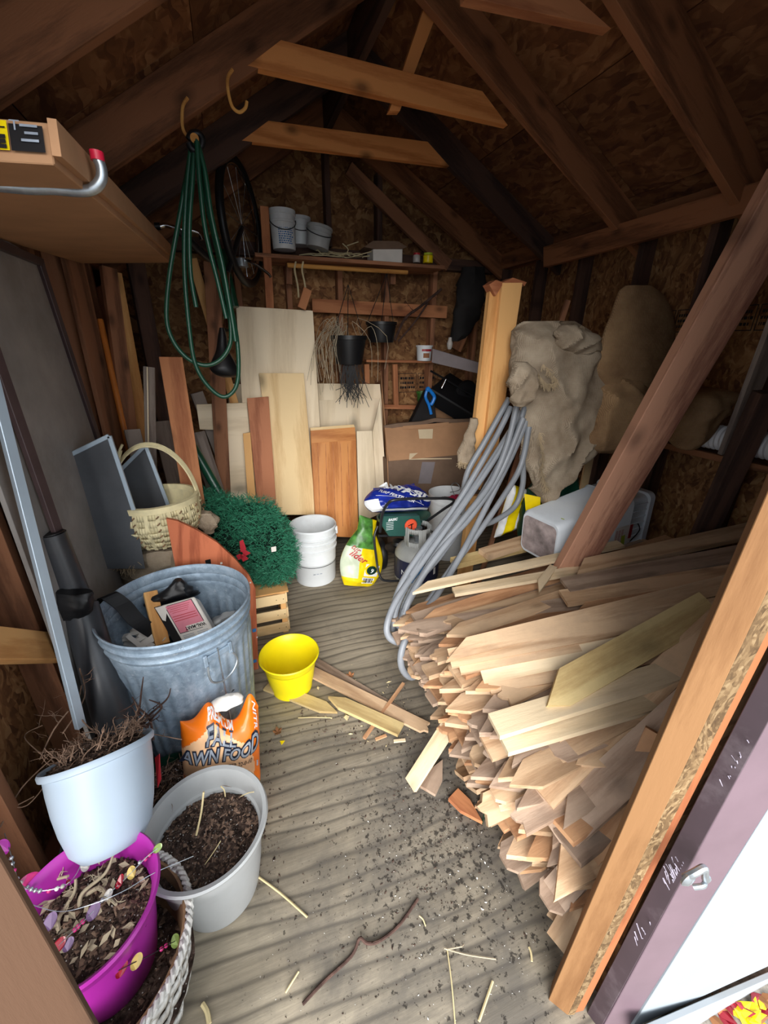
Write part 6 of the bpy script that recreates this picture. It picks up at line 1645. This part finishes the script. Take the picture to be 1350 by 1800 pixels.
# ------------------------------------------------------------------ things lying on the floor
k = MB(); k.tube(smoothpath([at_z(*p) for p in ((735,1580,.006),(700,1628,.006),(665,1655,.006),(645,1658,.008),(632,1650,.02),(618,1680,.006),(570,1725,.006),(532,1765,.006))],7), [.0042]*50, 7)
for (x, y) in ((640,1655),(650,1660),(645,1668)): twig(k, at_z(x,y,.008), (rs.gauss(0,1),rs.gauss(0,1),.3), .03, .0012, rs, 0)
k.build('dark_twig', M['barkdark'], smooth=True, label='long curved dark twig lying on the foreground floor', cat='twig')
k = MB(); k.tube([at_z(784,1669,.006), at_z(812,1664,.02), at_z(815,1660,.006)], .0014, 5); k.tube(smoothpath([at_z(781,1667,.008), at_z(820,1678,.006), at_z(872,1686,.006)],5), .0018, 5)
k.build('pale_twig', M['dryplant'], label='thin forked pale twig on floor right of the dark one', cat='twig')
for (a, b, r_, lb) in (((445,1535),(540,1612),.0032,'long pale straw on floor right of the grey-white pot'),((786,1668),(800,1800),.0018,'long thin upright straw on floor near the bottom edge'),((866,1725),(842,1795),.0035,'pale flat straw right of the long thin straw'),
                 ((525,1708),(502,1745),.0025,'short straw on floor left of the dark twig end'),((524,1262),(584,1262),.002,'thin white straw on floor below the short loose pickets'),((930,1665),(935,1690),.003,'short cream straw in the dirt by the doorway post'),
                 ((737,1610),(748,1628),.002,'tiny pale straw right of the dark twig tip'),((356,1765),(368,1800),.006,'flat tan splinter at the bottom left of floor')):
    p, q_ = at_z(*a,.005), at_z(*b,.005); MB().tube(smoothpath([p,(p+q_)/2+V((.003,.002,.001)),q_],3), r_, 6).build('straw', M['straw'], label=lb, cat='straw', group='straws on the floor')
for (px, py) in ((616,1188),(488,1287)):
    c = at_z(px,py,.004); k = MB()
    for i in range(5):
        a = i*1.25+px; d = V((math.cos(a),math.sin(a),.25)).normalized()*.022; w_ = d.cross(V((0,0,1))).normalized()*.008
        k.add([c, c+d*.6+w_, c+d+V((0,0,.006)), c+d*.6-w_], [(0,1,2,3)])
    k.build('dry_leaf', M['leafdry'], label='curled brown dry leaf %s' % ('right of the yellow pot' if px > 600 else 'below the yellow pot'), cat='leaf')
c = at_z(492,1303,.003); MB().prism([c, c+V((.02,-.006,.002)), c+V((.012,-.014,0)), c+V((.004,-.02,0))], V((0,0,.002))).build('yellow_petal', M['bagyellow'], label='tiny bright yellow petal on floor below yellow pot', cat='petal')
cordp = smoothpath([at_z(*p) for p in ((848,1448,.01),(852,1420,.02),(848,1390,.08),(838,1345,.12),(842,1300,.10),(830,1270,.2))],6)
MB().tube(cordp, .0022, 6).build('twine', M['hosegreen'], smooth=True, label='thin dark green cord trailing from pile to picket offcut', cat='cord')
rd = random.Random(77); db = MB()
def debris(cx, cy, sx, sy, n, s0, s1, mi):
    db.mi = mi
    for _ in range(n):
        px, py = rd.gauss(cx,sx), rd.gauss(cy,sy)
        if not (455 < px < 1010 and 1080 < py < 1795): continue
        p = at_z(px, py, .001)
        if p.x > .62 and p.y > .4: continue
        s = rd.uniform(s0,s1)*rd.choice((1,1,1,2)); a = rd.uniform(0,PI); d = V((math.cos(a),math.sin(a),0))*s; w_ = V((-d.y,d.x,0))*rd.uniform(.15,.6)
        db.add([p-d, p-w_, p+d, p+w_, p+V((0,0,s*.5))], [(0,1,4),(1,2,4),(2,3,4),(3,0,4)])
debris(740,1440,80,90,650,.001,.0035,0); debris(760,1440,90,90,110,.0008,.002,1); debris(700,1250,50,40,120,.001,.005,0); debris(600,1270,60,25,220,.0012,.005,0); debris(690,1240,40,40,60,.001,.004,2)
debris(470,1400,20,90,180,.0012,.005,0); debris(700,1600,170,130,420,.0008,.0025,0); debris(760,1600,150,130,140,.0007,.002,1); debris(900,1500,50,110,160,.001,.003,1); debris(650,1230,70,40,26,.004,.012,2)
db.build('floor_debris', [M['soil'], M['perlite'], M['straw']], label='scattered crumbs of soil and straw over the plywood floor', cat='debris', kind='stuff')
k = MB()
for i in range(26):
    c = at_z(rd.uniform(1255,1350), rd.uniform(1755,1800), -.155); a = rd.uniform(0,6.3); d = V((math.cos(a),math.sin(a),.2))*.03; w_ = V((-d.y,d.x,0))*.5
    k.mi = i % 3; k.add([c-d, c-w_, c+d+V((0,0,.01)), c+w_], [(0,1,2,3)])
k.build('fallen_leaves', [M['bagyellow'], M['petred'], M['leafdry']], label='yellow and red fallen leaves on the ground under the white door', cat='leaves', kind='stuff')
